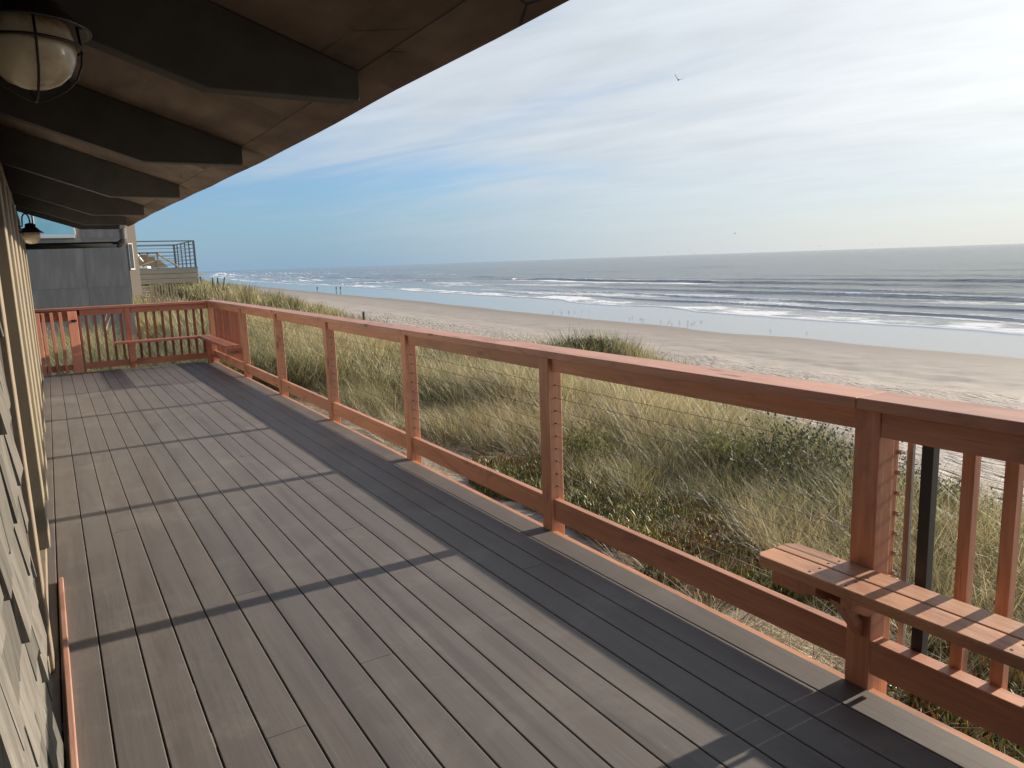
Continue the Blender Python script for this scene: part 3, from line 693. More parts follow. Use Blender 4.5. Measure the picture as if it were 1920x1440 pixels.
# ------------------------------------------------------------------ two wall lanterns
def lantern(loc, wall_x, cage, label):
    t = thing('wall_lantern', (wall_x, loc[1], loc[2]), label, 'lantern')
    c = Vector(loc)
    def P(mb): mb.v = [(v[0]+c.x, v[1]+c.y, v[2]+c.z) for v in mb.v]; return mb
    part('shade', P(MB().lathe([(.022, .135), (.05, .125), (.052, .09), (.072, .080), (.078, .066), (.118, .036), (.120, .030), (.114, .031), (.076, .060), (.05, .068), (.0005, .07)], 40)), M_BLACKM, t, smooth=True)
    g_ = part('globe', P(MB().lathe([(.066, .058), (.078, .035), (.085, .01), (.086, -.01), (.082, -.032), (.070, -.056), (.05, -.075), (.026, -.086), (.0005, -.089)], 40)), M_GLOBE, t, smooth=True)
    if cage:
        ring = [(.098*math.cos(a), .098*math.sin(a), -.002) for a in np.linspace(0, 2*math.pi, 41)]
        part('cage_ring', P(MB().tube(ring, .0035, 8)), M_RUSTM, t, smooth=True)
        for q_ in range(2):
            a0 = q_*math.pi/2+.12
            pr = [(.092, .05), (.098, .0), (.094, -.03), (.082, -.06), (.060, -.085), (.03, -.103), (.012, -.112)]
            path = [(r_*math.cos(a0), r_*math.sin(a0), z_) for r_, z_ in pr] + [(-r_*math.cos(a0), -r_*math.sin(a0), z_) for r_, z_ in pr[::-1]]
            part('cage_wire', P(MB().tube(path, .0028, 8)), M_RUSTM, t, smooth=True)
    w = wall_x - c.x
    path = [(w, 0, .10), (w+.035, 0, .10), (w+.04, 0, .16)] + [(w/2+.02 - (-w/2-.02)*math.cos(a), 0, .16+.075*math.sin(a)) for a in np.linspace(0.05, math.pi, 16)] + [(0, 0, .13)]
    part('gooseneck', P(MB().tube(path, .0075, 10)), M_BLACKM, t, smooth=True)
    part('wall_plate', P(MB().box(w-.012, w, -.035, .035, .05, .17)), M_BLACKM, t, .004)
    part('stay', P(MB().tube([(w, 0, .075), (-.05, 0, .075)], .006, 8)), M_BLACKM, t, smooth=True)
    return t
lantern((.026, 1.95, 2.005), WX0-.02-.0068*1.95, True, 'large caged globe lantern hanging close above on the house wall')
lantern((-.085, 9.8, 2.015-.05), WX0-.012-.0068*9.8, False, 'small black gooseneck lantern far along the house wall')

# ------------------------------------------------------------------ neighbouring house
nh = thing('neighbour_house', (1, 24, 0), 'grey neighbour house with a tan corner and slate railed balcony', 'house')
NY = 22.0
def npanel(x0, x1, z0, z1): boxp('wall_panel', (x0, x1, NY, NY+.02, z0, z1), M_NGREY, nh, 0)
boxp('wall', (-6, 1.86, NY+.021, 30, -2, 6.5), M_NGREY, nh, 0)
for x0, x1, z0, z1 in ((-3, -.35, -.6, 1.20), (-.345, .87, -.6, 1.20), (.875, 1.84, -.6, 1.20), (-3, -.35, 1.205, 2.44), (-.345, .87, 1.205, 2.44), (.875, 1.84, 1.205, 2.44), (.875, 1.84, 2.445, 5.0)):
    npanel(x0, x1, z0, z1)
# window strip
for x0, x1 in ((-1.3, -.16), (-.10, .70)):
    wf = part('window', MB().box(x0-.04, x1+.03, NY-.05, NY+.005, 2.45, 2.53).box(x0-.05, x0, NY-.05, NY+.005, 2.53, 3.6).box(x1, x1+.05, NY-.05, NY+.005, 2.53, 3.6).box(x0-.05, x1+.05, NY-.05, NY+.005, 3.6, 3.67), M_NWHITE, nh, .005)
    boxp('window_pane', (x0, x1, NY-.02, NY-.012, 2.53, 3.6), M_NGLASS, nh, 0)
# tan wing set at an angle, catching the sun
ang = R(20); cx, cy = 1.87, NY+.02
def wing(mb):
    mb.v = [(cx+v[0]*math.cos(ang)-v[1]*math.sin(ang), cy+v[0]*math.sin(ang)+v[1]*math.cos(ang), v[2]) for v in mb.v]; return mb
part('wing_wall', wing(MB().box(0, .26, 0, 3.5, .95, 3.2)), M_NTAN, nh)
ww = part('window', wing(MB().box(.03, .14, -.02, .0, 1.62, 2.3)), M_NWHITE, nh)
part('window_pane', wing(MB().box(.045, .125, -.028, -.0205, 1.66, 2.28)), glass_mat('wing_dark_glass', (.05, .05, .048)), nh)
# balcony
BY0, BY1, BX0, BX1, BZ0, BZ1 = 27.0, 31.5, 2.2, 4.30, 1.16, 1.64
for i in range(3):
    h = (BZ1-BZ0)/3
    boxp('fascia_board', (BX0, BX1, BY0, BY0+.04, BZ0+i*h+.006, BZ0+(i+1)*h-.006), M_NBOARD, nh, .004)
    boxp('fascia_board', (BX1+.002, BX1+.042, BY0, BY1, BZ0+i*h+.006, BZ0+(i+1)*h-.006), M_NBOARD, nh, .004)
boxp('balcony_floor', (BX0, BX1-.002, BY0+.045, BY1, BZ0+.05, BZ1-.02), M_NBOARD, nh, 0)
boxp('balcony_edge', (BX0, BX1+.05, BY0-.02, BY0+.08, BZ1, BZ1+.03), M_NRAIL, nh, 0)
RT = 2.53
for (xa, ya, xb_, yb_) in ((BX0, BY0+.03, BX1, BY0+.03), (BX1-.03, BY0+.03, BX1-.03, BY1), (BX0+.8, BY1, BX1, BY1)):
    for zz_ in [BZ1+.15+.125*j for j in range(6)] + [RT]:
        w_ = .020 if zz_ == RT else .008
        part('rail_bar', MB().tube([(xa, ya, zz_), (xb_, yb_, zz_)], w_, 6), M_NRAIL, nh)
    L = math.hypot(xb_-xa, yb_-ya); npst = max(1, int(L/.75)) if xa == xb_ else 1
    for j in range(npst+1):
        t = j/npst
        if xa != xb_ and j == 0: continue
        part('rail_post', MB().box(xa+(xb_-xa)*t-.018, xa+(xb_-xa)*t+.018, ya+(yb_-ya)*t-.018, ya+(yb_-ya)*t+.018, BZ1+.03, RT), M_NRAIL, nh)
# stair block and furniture on the balcony
part('stair_flight', MB().prism([(2.45, 1.70), (3.65, 1.70), (3.40, 1.95), (3.25, 1.95), (3.25, 2.08), (3.0, 2.08), (3.0, 2.14), (2.45, 2.14)], 'y', 28.6, 29.8), M_NWOODT, nh)
part('stair_rail', MB().box(2.42, 3.35, 28.50, 28.55, 2.16, 2.21).tube([(3.35, 28.5, 2.15), (3.95, 28.2, 1.68)], .03, 6).tube([(2.5, 28.3, 1.70), (3.2, 28.4, 1.92)], .02, 6), M_NWOODT, nh)
for xx in (2.5, 2.75, 3.0, 3.3): part('stair_post', MB().box(xx, xx+.05, 28.5, 28.55, 1.68, 2.2), M_NWOODT, nh)
part('leaning_ladder', MB().tube([(2.45, 27.9, 2.45), (2.8, 27.9, 1.9)], .03, 6).tube([(2.25, 27.9, 2.3), (2.6, 27.9, 1.85)], .03, 6), M_NWHITE, nh)
part('potted_white_flowers', MB().lathe([(.02, .12), (.1, .1), (.12, .03), (.05, 0)], 8, (2.85, 27.4, 1.64)).lathe([(.01, .1), (.07, .08), (.08, .02), (.03, 0)], 7, (2.68, 27.45, 1.64)), M_NWHITE, nh)
# steps going down under the balcony
for j in range(3): part('step', MB().box(2.15+.22*j, 2.75+.06*j, 26.2, 26.9, 1.06-.16*j, 1.10-.16*j), M_NWOODT, nh)
part('stair_post', MB().box(2.72, 2.80, 26.1, 26.18, .1, 1.14), M_NWOODT, nh)
for j in range(9): part('fence_slat', MB().box(2.86+.085*j, 2.90+.085*j, 26.6, 26.63, .45, 1.14), M_NWOODT, nh)

# ------------------------------------------------------------------ vegetation
WIND = np.array([-.75, .45])
def blade_mesh(name, n, L, width, spread, tilt, bend, seed, tone=(0, 1), wind=.35, segs=3, flat=0.0):
    r_ = np.random.default_rng(seed); V, F, T, H = [], [], [], []
    for i in range(n):
        a = r_.uniform(0, 2*math.pi); rad = spread*math.sqrt(r_.random())
        base = np.array([rad*math.cos(a), rad*math.sin(a), -.03])
        out = np.array([math.cos(a), math.sin(a)])*r_.uniform(.2, 1.0) + r_.normal(0, .35, 2)
        d2 = out + WIND*wind*r_.uniform(.4, 1.6); nd = np.linalg.norm(d2)+1e-6; d2 = d2/nd
        ln = r_.uniform(*L); th = r_.uniform(*tilt)*min(1.3, .5+nd*.6); bd = r_.uniform(*bend)
        w = r_.uniform(*width); wa = r_.uniform(0, math.pi)
        side = np.array([-d2[1], d2[0], 0])*math.cos(wa*.5) + np.array([d2[0], d2[1], 0])*math.sin(wa*.5)
        tn = r_.uniform(*tone); p = base.copy(); o = len(V)
        for k_ in range(segs+1):
            t = k_/segs; ww = w*(1-t**1.6)*.5 + (0 if k_ < segs else 0)
            if k_ < segs: V += [tuple(p-side*ww), tuple(p+side*ww)]; T += [tn, tn]; H += [t, t]
            else: V.append(tuple(p)); T.append(tn); H.append(t)
            an = th + bd*t; an = min(an, 2.2)
            st = np.array([d2[0]*math.sin(an), d2[1]*math.sin(an), math.cos(an)])*ln/segs
            if flat: st[2] *= (1-flat); 
            p = p + st
        for k_ in range(segs-1): F.append((o+2*k_, o+2*k_+1, o+2*k_+3, o+2*k_+2))
        F.append((o+2*(segs-1), o+2*(segs-1)+1, o+2*segs))
    me = bpy.data.meshes.new(name); me.from_pydata(V, [], F); me.update()
    vattr(me, 'tone', T); vattr(me, 'along', H); me.polygons.foreach_set('use_smooth', [True]*len(F))
    return me
def grass_mat(name, green, olive, straw, bias=0.0, trans=.28, stops=(.15, .48, .85)):
    m, n, l, b = newmat(name); g = G(m)
    patch = N(n, 'ShaderNodeAttribute', attribute_name='patch', attribute_type='INSTANCER').outputs['Fac']
    tone = g.attr('tone'); al = g.attr('along')
    v = g.math('ADD', g.math('MULTIPLY_ADD', tone, .72, bias), g.math('MULTIPLY', patch, .48))
    v = g.math('ADD', v, g.math('MULTIPLY', al, .14))
    c = g.ramp(v, [(stops[0], green), (stops[1], olive), (stops[2], straw)])
    c = g.hsv(c, .5, 1.0, g.math('MULTIPLY_ADD', g.rnd(), .85, .5))
    l.new(c, b.inputs['Base Color']); b.inputs['Roughness'].default_value = .5; b.inputs['Specular IOR Level'].default_value = .3
    tr = N(n, 'ShaderNodeBsdfTranslucent'); l.new(g.hsv(c, .5, 1.1, 1.25), tr.inputs[0])
    mx = N(n, 'ShaderNodeMixShader'); mx.inputs[0].default_value = trans
    l.new(b.outputs[0], mx.inputs[1]); l.new(tr.outputs[0], mx.inputs[2])
    out = [q for q in n if q.type == 'OUTPUT_MATERIAL'][0]; l.new(mx.outputs[0], out.inputs['Surface']); return m
M_GRASS = grass_mat('marram_grass', (.034, .056, .018), (.130, .134, .060), (.47, .40, .235), stops=(.12, .48, .90))
M_STRAW = grass_mat('dead_straw', (.20, .15, .08), (.33, .26, .15), (.47, .39, .25), trans=.15)
M_ICE = grass_mat('ice_plant_leaves', (.115, .150, .048), (.235, .235, .088), (.33, .19, .08), bias=-.05, trans=.2, stops=(.1, .72, 1.1))
def proto_coll(name, meshes, mat):
    c = bpy.data.collections.new(name)
    for i, me in enumerate(meshes):
        me.materials.append(mat); o = bpy.data.objects.new('%s_%02d' % (name, i), me); c.objects.link(o)
    return c
def scatter(name, coll, nproto, P, rot, scl, patch, label, cat):
    me = bpy.data.meshes.new(name); me.vertices.add(len(P)); me.vertices.foreach_set('co', np.asarray(P, np.float32).ravel())
    a = me.attributes.new('rot', 'FLOAT_VECTOR', 'POINT'); a.data.foreach_set('vector', np.asarray(rot, np.float32).ravel())
    vattr(me, 'scl', scl); vattr(me, 'patch', patch)
    ix = me.attributes.new('idx', 'INT', 'POINT'); ix.data.foreach_set('value', rng.integers(0, nproto, len(P)).astype(np.int32))
    me.update()
    o = bpy.data.objects.new(name, me); COL.objects.link(o)
    ng = bpy.data.node_groups.new(name + '_nodes', 'GeometryNodeTree')
    ng.interface.new_socket('Geometry', in_out='INPUT', socket_type='NodeSocketGeometry'); ng.interface.new_socket('Geometry', in_out='OUTPUT', socket_type='NodeSocketGeometry')
    gi, go = ng.nodes.new('NodeGroupInput'), ng.nodes.new('NodeGroupOutput')
    ip = ng.nodes.new('GeometryNodeInstanceOnPoints'); ci = ng.nodes.new('GeometryNodeCollectionInfo')
    ci.inputs['Collection'].default_value = coll; ci.inputs['Separate Children'].default_value = True; ci.inputs['Reset Children'].default_value = True
    def na(nm, dt):
        q_ = ng.nodes.new('GeometryNodeInputNamedAttribute'); q_.data_type = dt; q_.inputs['Name'].default_value = nm
        return [s_ for s_ in q_.outputs if s_.enabled and s_.name == 'Attribute'][0]
    L_ = ng.links
    L_.new(gi.outputs[0], ip.inputs['Points']); L_.new(ci.outputs[0], ip.inputs['Instance']); ip.inputs['Pick Instance'].default_value = True
    L_.new(na('idx', 'INT'), ip.inputs['Instance Index']); L_.new(na('rot', 'FLOAT_VECTOR'), ip.inputs['Rotation']); L_.new(na('scl', 'FLOAT'), ip.inputs['Scale'])
    L_.new(ip.outputs[0], go.inputs[0])
    md = o.modifiers.new('scatter', 'NODES'); md.node_group = ng
    return tag(o, label, cat, kind='stuff')
def rand_rot(n, tilt=.12, free=True):
    # marram leans with the wind, so tufts only swing a little about the wind direction
    return np.stack([rng.normal(0, tilt, n), rng.normal(0, tilt, n), rng.uniform(-1.1, 1.1, n) if not free else rng.uniform(0, 2*math.pi, n)], 1)
def sample(n, x0, x1, y0, y1, dens):
    x = rng.uniform(x0, x1, n); y = rng.uniform(y0, y1, n)
    az = np.degrees(np.arctan2(x, y)); keep = (rng.random(n) < dens(x, y)) & (az > -9) & (az < 78)
    return x[keep], y[keep]
def offdeck(x, y): return ~((x < XI+.25) & (y < DECK_END+.22))
def notneigh(x, y): return ~((x < 2.4) & (y > 21.6) & (y < 33)) & ~((x > 2) & (x < 4.4) & (y > 26.8) & (y < 31.6) & (rng.random(len(x)) < .0))
def clump(x, y, s=.55): return fbm(x, y, s, 3)*.5+.5
def grass_density(x, y):
    u = x/toe(y); c = clump(x, y)
    d = np.clip(c*3.4-.95, 0, 1)*(1-sstep(.86, 1.06, u+(clump(x+50, y, .3)-.5)*.3))
    x0 = np.interp(y, [0, 3, 5, 7.5, 9, 11, 14], [4.5, 4.9, 5.4, 5.1, 4.6, 4.1, 3.7])
    edge_ = sstep(-.25, .55, x - x0 + (clump(x+9, y, .8)-.5)*1.3)       # bare and succulent strip beside the deck
    edge_ = np.where(y > DECK_END+.2, 1.0, edge_)
    return d*edge_*offdeck(x, y)*notneigh(x, y)
def patchf(x, y): return np.clip(.40+fbm(x+7, y+3, .33, 3)*.9+fbm(x, y, 1.4, 2)*.35+rng.normal(0, .24, len(x)), -.25, 1.1)
pA = proto_coll('marram_near', [blade_mesh('marram_a%d' % i, 44, (.40, 1.2), (.0065, .0125), .17, (.05, .65), (.2, 1.5), 100+i) for i in range(10)], M_GRASS)
pB = proto_coll('marram_mid', [blade_mesh('marram_b%d' % i, 60, (.45, 1.0), (.010, .017), .26, (.05, .55), (.25, 1.1), 200+i) for i in range(6)], M_GRASS)
pC = proto_coll('marram_far', [blade_mesh('marram_c%d' % i, 70, (.45, .95), (.024, .040), .55, (.05, .5), (.2, 1.0), 300+i, segs=2) for i in range(5)], M_GRASS)
def plant(name, coll, k_, x, y, s0, s1, label, free=False, dz=0.0, tilt=.12, pf=patchf):
    n = len(x); z = ground_z(x, y)+dz
    edge_s = np.where((y < DECK_END) & (x > XI), (.50+.50*sstep(.2, 2.8, x-np.interp(y, [0, 3, 5, 7.5, 9, 11, 14], [4.5, 4.9, 5.4, 5.1, 4.6, 4.1, 3.7]))), 1.0)
    rt = x/np.maximum(y, .1); edge_s = np.where((rt > .070) & (rt < .135) & (y > 16) & (y < 27), .42, edge_s)
    scatter(name, coll, k_, np.stack([x, y, z], 1), rand_rot(n, tilt, free), rng.uniform(s0, s1, n)*edge_s, pf(x, y), label, 'grass')
D = lambda x, y: np.hypot(x, y)
x, y = sample(26000, 2.5, 15, .5, 15, lambda x, y: grass_density(x, y)*.52*(D(x, y) < 15))
x2, y2 = sample(5200, -3.0, 4.5, DECK_END+.25, 19, lambda x, y: .55*offdeck(x, y))
plant('dune_grass', pA, 10, np.r_[x, x2], np.r_[y, y2], .75, 1.2, 'tall green and straw marram grass close behind the cable railing')
pT = proto_coll('marram_stalks', [blade_mesh('stalk_%d' % i, 16, (.75, 1.35), (.006, .0095), .2, (.1, .7), (.3, 1.5), 600+i, tone=(.55, 1.1), segs=4) for i in range(6)], M_GRASS)
x, y = sample(9500, 4.2, 12, .8, 13, lambda x, y: grass_density(x, y)*.34)
plant('grass_stalks', pT, 6, x, y, .8, 1.15, 'long pale bent grass stalks standing out of the near marram')
x, y = sample(42000, -6, 24, 10, 42, lambda x, y: grass_density(x, y)*.42*(D(x, y) >= 15)*(D(x, y) < 38))
plant('dune_grass', pB, 6, x, y, .8, 1.25, 'windswept marram grass covering the middle dunes')
x, y = sample(60000, -10, 40, 30, 190, lambda x, y: grass_density(x, y)*.22*(D(x, y) >= 36))
plant('dune_grass', pC, 5, x, y, .85, 1.35, 'distant marram grass on the dune ridge along the beach')
x, y = sample(420, 12, 22, 14, 60, lambda x, y: (x/toe(y) > .9)*(x/toe(y) < 1.15)*.5*(clump(x, y, .8) > .5))
plant('dune_grass', pB, 6, x, y, .3, .6, 'sparse small grass shoots scattered on the upper beach sand')

def finger_mesh(name, n, seed):
    r_ = np.random.default_rng(seed); V, F, T, H = [], [], [], []
    for i in range(n):
        a = r_.uniform(0, 2*math.pi); rad = .11*math.sqrt(r_.random()); base = np.array([rad*math.cos(a), rad*math.sin(a), r_.uniform(-.01, .02)])
        az = r_.uniform(0, 2*math.pi); th = r_.uniform(.05, .75); ln = r_.uniform(.045, .095); w = r_.uniform(.0055, .0085); tn = r_.random()
        d = np.array([math.sin(th)*math.cos(az), math.sin(th)*math.sin(az), math.cos(th)]); s1 = np.cross(d, [0, 0, 1.0]); s1 /= np.linalg.norm(s1)+1e-9; s2 = np.cross(d, s1)
        o = len(V)
        for t, ww in ((0, .7), (.45, 1.0), (.85, .65)):
            cpt = base + d*ln*t + np.array([0, 0, 1])*ln*.18*t*t
            for q_ in range(3): V.append(tuple(cpt+(s1*math.cos(q_*2.094)+s2*math.sin(q_*2.094))*w*ww)); T.append(tn); H.append(t)
        V.append(tuple(base+d*ln+np.array([0, 0, 1])*ln*.2)); T.append(tn); H.append(1.0)
        for k_ in range(2):
            for q_ in range(3): F.append((o+3*k_+q_, o+3*k_+(q_+1) % 3, o+3*k_+3+(q_+1) % 3, o+3*k_+3+q_))
        for q_ in range(3): F.append((o+6+q_, o+6+(q_+1) % 3, o+9))
    me = bpy.data.meshes.new(name); me.from_pydata(V, [], F); me.update(); vattr(me, 'tone', T); vattr(me, 'along', H); return me
pI = proto_coll('ice_plant', [finger_mesh('ice_%d' % i, 34, 400+i) for i in range(6)], M_ICE)
def ice_density(x, y):
    c = clump(x+20, y, .7); bd = sstep(3.35, 3.95, x+(clump(x, y+9, 1.2)-.5)*1.3 - sstep(3.6, 5.0, y)*.45)
    return np.clip(c*3.4-1.15, 0, 1)*bd*(1-sstep(5.2, 6.4, x))*(1-sstep(6.6, 8.2, y))*.85
x, y = sample(15000, 2.6, 6.8, .6, 8.5, ice_density)
n = len(x); scatter('ice_plant_mat', pI, 6, np.stack([x, y, ground_z(x, y)+.01], 1), rand_rot(n, .25), rng.uniform(.8, 1.3, n), np.clip(.35+fbm(x, y, .9, 3)*1.1, 0, 1), 'green and red fleshy ice plant carpeting the sand', 'ice plant')
# dead flattened straw
pS = proto_coll('dead_straw', [blade_mesh('straw_%d' % i, 42, (.18, .5), (.004, .008), .16, (1.1, 1.55), (-.1, .5), 500+i, wind=.1, flat=.55) for i in range(6)], M_STRAW)
def straw_density(x, y):
    a = sstep(2.36, 2.5, x)*(1-sstep(3.4, 4.2, x))*(1-sstep(2.9, 4.2, y+(clump(x, y, 1.0)-.5)*1.6))
    b_ = .20*sstep(2.4, 2.8, x)*(1-sstep(3.6, 4.6, x))*sstep(6.8, 8.0, y)*(1-sstep(13, 14, y))
    return np.clip(a+b_+.30*(x > 3.2+.7*sstep(3.5, 5.0, y))*(clump(x, y, .9) > .42)*(x/toe(y) < .95)+.12*(x > 2.9)*(y < 4.3), 0, 1)
x, y = sample(9000, 2.36, 9, .4, 14, straw_density)
x2 = rng.uniform(.2, 1.6, 26); y2 = rng.uniform(13.68, 13.95, 26)
n = len(x)
scatter('straw_litter', pS, 6, np.r_[np.stack([x, y, ground_z(x, y)+.035], 1), np.stack([x2, y2, np.full(26, -.30)+.26*rng.random(26)], 1)], np.r_[rand_rot(n, .2), rand_rot(26, .3)], np.r_[rng.uniform(.7, 1.25, n), rng.uniform(.5, .9, 26)], rng.random(n+26), 'dead tan straw lying beside the deck', 'straw')

# shrubs: each a thing of its own with stems and leaf clusters
def leaf_mat(name, c0, c1, trans=.25):
    m, n, l, b = newmat(name); g = G(m); t = g.attr('tone')
    c = g.mix(t, c0, c1); l.new(c, b.inputs['Base Color']); b.inputs['Roughness'].default_value = .65; b.inputs['Specular IOR Level'].default_value = .2
    tr = N(n, 'ShaderNodeBsdfTranslucent'); l.new(c, tr.inputs[0]); mx = N(n, 'ShaderNodeMixShader'); mx.inputs[0].default_value = trans
    l.new(b.outputs[0], mx.inputs[1]); l.new(tr.outputs[0], mx.inputs[2]); out = [q for q in n if q.type == 'OUTPUT_MATERIAL'][0]; l.new(mx.outputs[0], out.inputs['Surface']); return m
M_SH_G = leaf_mat('yellow_green_leaves', (.05, .065, .022), (.20, .20, .065)); M_SH_D = leaf_mat('dark_grey_green_leaves', (.022, .030, .020), (.075, .09, .055)); M_SH_Y = leaf_mat('dry_yellow_leaves', (.16, .14, .05), (.34, .30, .12))
M_STEM = plain('shrub_bark', (.07, .055, .04), .9)
def shrub(loc, w, h, mat, label, nl=900, ls=.035, seed=1):
    r_ = np.random.default_rng(seed); z0 = float(ground_z(loc[0], loc[1]))-.02
    t = thing('dune_shrub', (loc[0], loc[1], z0), label, 'shrub')
    mb = MB(); tips = []
    for i in range(16):
        a = r_.uniform(0, 2*math.pi); q_ = r_.uniform(.25, 1.0)
        tip = np.array([math.cos(a)*w*.5*q_, math.sin(a)*w*.5*q_, h*(1-.45*q_*q_)*r_.uniform(.75, 1.05)])
        mid = tip*np.array([.4, .4, .55]); mb.tube([(loc[0], loc[1], z0), (loc[0]+mid[0], loc[1]+mid[1], z0+mid[2]), (loc[0]+tip[0], loc[1]+tip[1], z0+tip[2])], [.012, .008, .003], 5); tips += [tip, mid*.5+tip*.5]
    part('stem', mb, M_STEM, t, centre=True)
    V, F, T = [], [], []
    for i in range(nl):
        tp = tips[r_.integers(len(tips))]; p = tp + r_.normal(0, 1, 3)*np.array([w*.10, w*.10, h*.12]); p[2] = max(p[2], .03)
        d = r_.normal(0, 1, 3); d[2] = abs(d[2])+.5; d /= np.linalg.norm(d); s_ = np.cross(d, r_.normal(0, 1, 3)); s_ /= np.linalg.norm(s_); L_ = ls*r_.uniform(.6, 1.4); o = len(V)
        V += [tuple(p), tuple(p+d*L_*.5+s_*L_*.22), tuple(p+d*L_), tuple(p+d*L_*.5-s_*L_*.22)]; F.append((o, o+1, o+2, o+3)); tn = r_.random()*.7+.3*(p[2]/h); T += [tn]*4
    me = bpy.data.meshes.new('foliage'); me.from_pydata(V, [], F); me.update(); vattr(me, 'tone', T); me.materials.append(mat)
    link('foliage', me, None, t)
    return t
shrub((6.9, 6.25), .95, .75, M_SH_G, 'yellow green leafy shrub among the grass behind the near railing panel', 1500, .045, 1)
shrub((7.7, 5.55), 2.1, 1.05, M_SH_D, 'dark grey green shrub just right of the yellow green shrub', 4200, .05, 2)
shrub((8.0, 4.4), 1.5, .7, M_SH_D, 'low dark shrub seen through the near balusters', 2000, .05, 3)
shrub((6.6, 3.5), .9, .45, M_SH_Y, 'dry yellow shrub behind the near balusters', 1200, .04, 4)
shrub((6.2, 45), 1.9, .8, M_SH_D, 'dark round bush on the far dune beside the neighbour balcony', 1500, .11, 5)
shrub((14.7, 19.4), 2.0, .40, M_SH_D, 'dark shrub in the grassy hummock beyond the railing', 2200, .08, 6)
shrub((11.3, 33.5), 2.6, 1.0, M_SH_D, 'dark low bush under the far dune grass', 1800, .10, 7)
shrub((5.6, 7.4), .8, .55, M_SH_G, 'small green shrub behind the third railing panel', 900, .045, 8)
shrub((4.6, 9.6), .7, .35, M_STEM, 'brown dead shrub at the foot of the grass', 700, .05, 9) if False else None

# ------------------------------------------------------------------ stakes, stump, birds, people
M_STAKE = plain('old_grey_stake', (.10, .085, .07), .9)
def stake(x, y, h, lean, label, r_=.05, group=None):
    z0 = float(ground_z(x, y))
    o = part('wooden_stake', MB().tube([(x, y, z0-.2), (x+lean*h*.5, y, z0+h*.5), (x+lean*h, y, z0+h)], [r_, r_*.95, r_*.8], 8), M_STAKE)
    return tag(o, label, 'stake', group)
def stake_top(x, y, ztop, *a): return stake(x, y, ztop-float(ground_z(x, y)), *a)
stake_top(7.86, 48, 1.20, -.03, 'tall weathered stake on the dune crest, nearest the balcony', .06, 'stakes on the dune crest')
stake_top(8.43, 48, 1.12, .04, 'second weathered stake from the balcony on the dune crest', .05, 'stakes on the dune crest')
stake_top(8.66, 48, 1.12, .10, 'third weathered stake from the balcony on the dune crest', .05, 'stakes on the dune crest')
stake_top(8.90, 48, 1.12, .22, 'leaning weathered stake farthest from the balcony on the dune crest', .05, 'stakes on the dune crest')
stake_top(14.0, 37.7, -.86, .0, 'short dark post stump at the foot of the far dune grass', .085)
M_BIRD = plain('grey_bird_feathers', (.055, .052, .05), .7, var=.3, scale=3); M_BIRDW = plain('white_grey_gull_feathers', (.20, .20, .20), .7, var=.2, scale=3)
def bird_mesh(name, mat):
    mb = MB()
    body = [(-.20, 0, .235), (-.15, 0, .235), (-.08, 0, .23), (0, 0, .225), (.07, 0, .235), (.115, 0, .27), (.135, 0, .31), (.15, 0, .325), (.175, 0, .322), (.215, 0, .315)]
    mb.tube(body, [.012, .028, .052, .06, .052, .034, .03, .032, .018, .004], 10)
    for s_ in (-1, 1):
        mb.tube([(-.01, s_*.022, .19), (.0, s_*.022, .10), (-.005, s_*.022, .0)], [.009, .006, .006], 6); mb.box(-.015, .03, s_*.022-.012, s_*.022+.012, -.002, .006)
        mb.tube([(.06, s_*.045, .25), (-.06, s_*.055, .25), (-.2, s_*.02, .25)], [.022, .026, .005], 6)
    me = mb.mesh(name, True); me.materials.append(mat); return me
bm_a, bm_b = bird_mesh('shorebird', M_BIRD), bird_mesh('gull', M_BIRDW)
bpos = [(82.2,95.6),(80.4,91.5),(78.9,89.2),(78.8,85.1),(79.9,84.4),(77.4,82.2),(76.9,80.7),(80.6,83.0),(81.3,81.9),(77.9,80.1),(80.9,80.2),(78.9,78.7),(77.2,77.8),(82.3,80.2),(77.9,63.9),(78.6,59.0),(81.7,115.2),(83.3,115.0),(82.4,114.0),(84.0,114.2),(86.3,115.0),(85.8,112.0),(80.2,94.0),(81.0,117.0)]
def sea_or_sand(x, y): return float(ground_z(x, y))
for i, (x, y) in enumerate(bpos):
    o = bpy.data.objects.new('shorebird', bm_a if i % 3 else bm_b); COL.objects.link(o)
    o.location = (x, y, sea_or_sand(x, y)+.003); o.rotation_euler = (0, 0, random.uniform(0, 6.28)); s_ = random.uniform(.75, 1.0); o.scale = (s_, s_, s_*.66)
    lab = {14: 'lone small bird standing on wet sand, second from the open end of the flock', 15: 'lone small bird standing farthest from the flock on the wet sand'}.get(i)
    if lab is None: lab = 'tiny grey bird standing in the far cluster on the wet sand' if i >= 16 and y > 105 else 'tiny grey bird standing in the near cluster on the wet sand'
    tag(o, lab, 'bird', 'shorebirds on the wet sand')
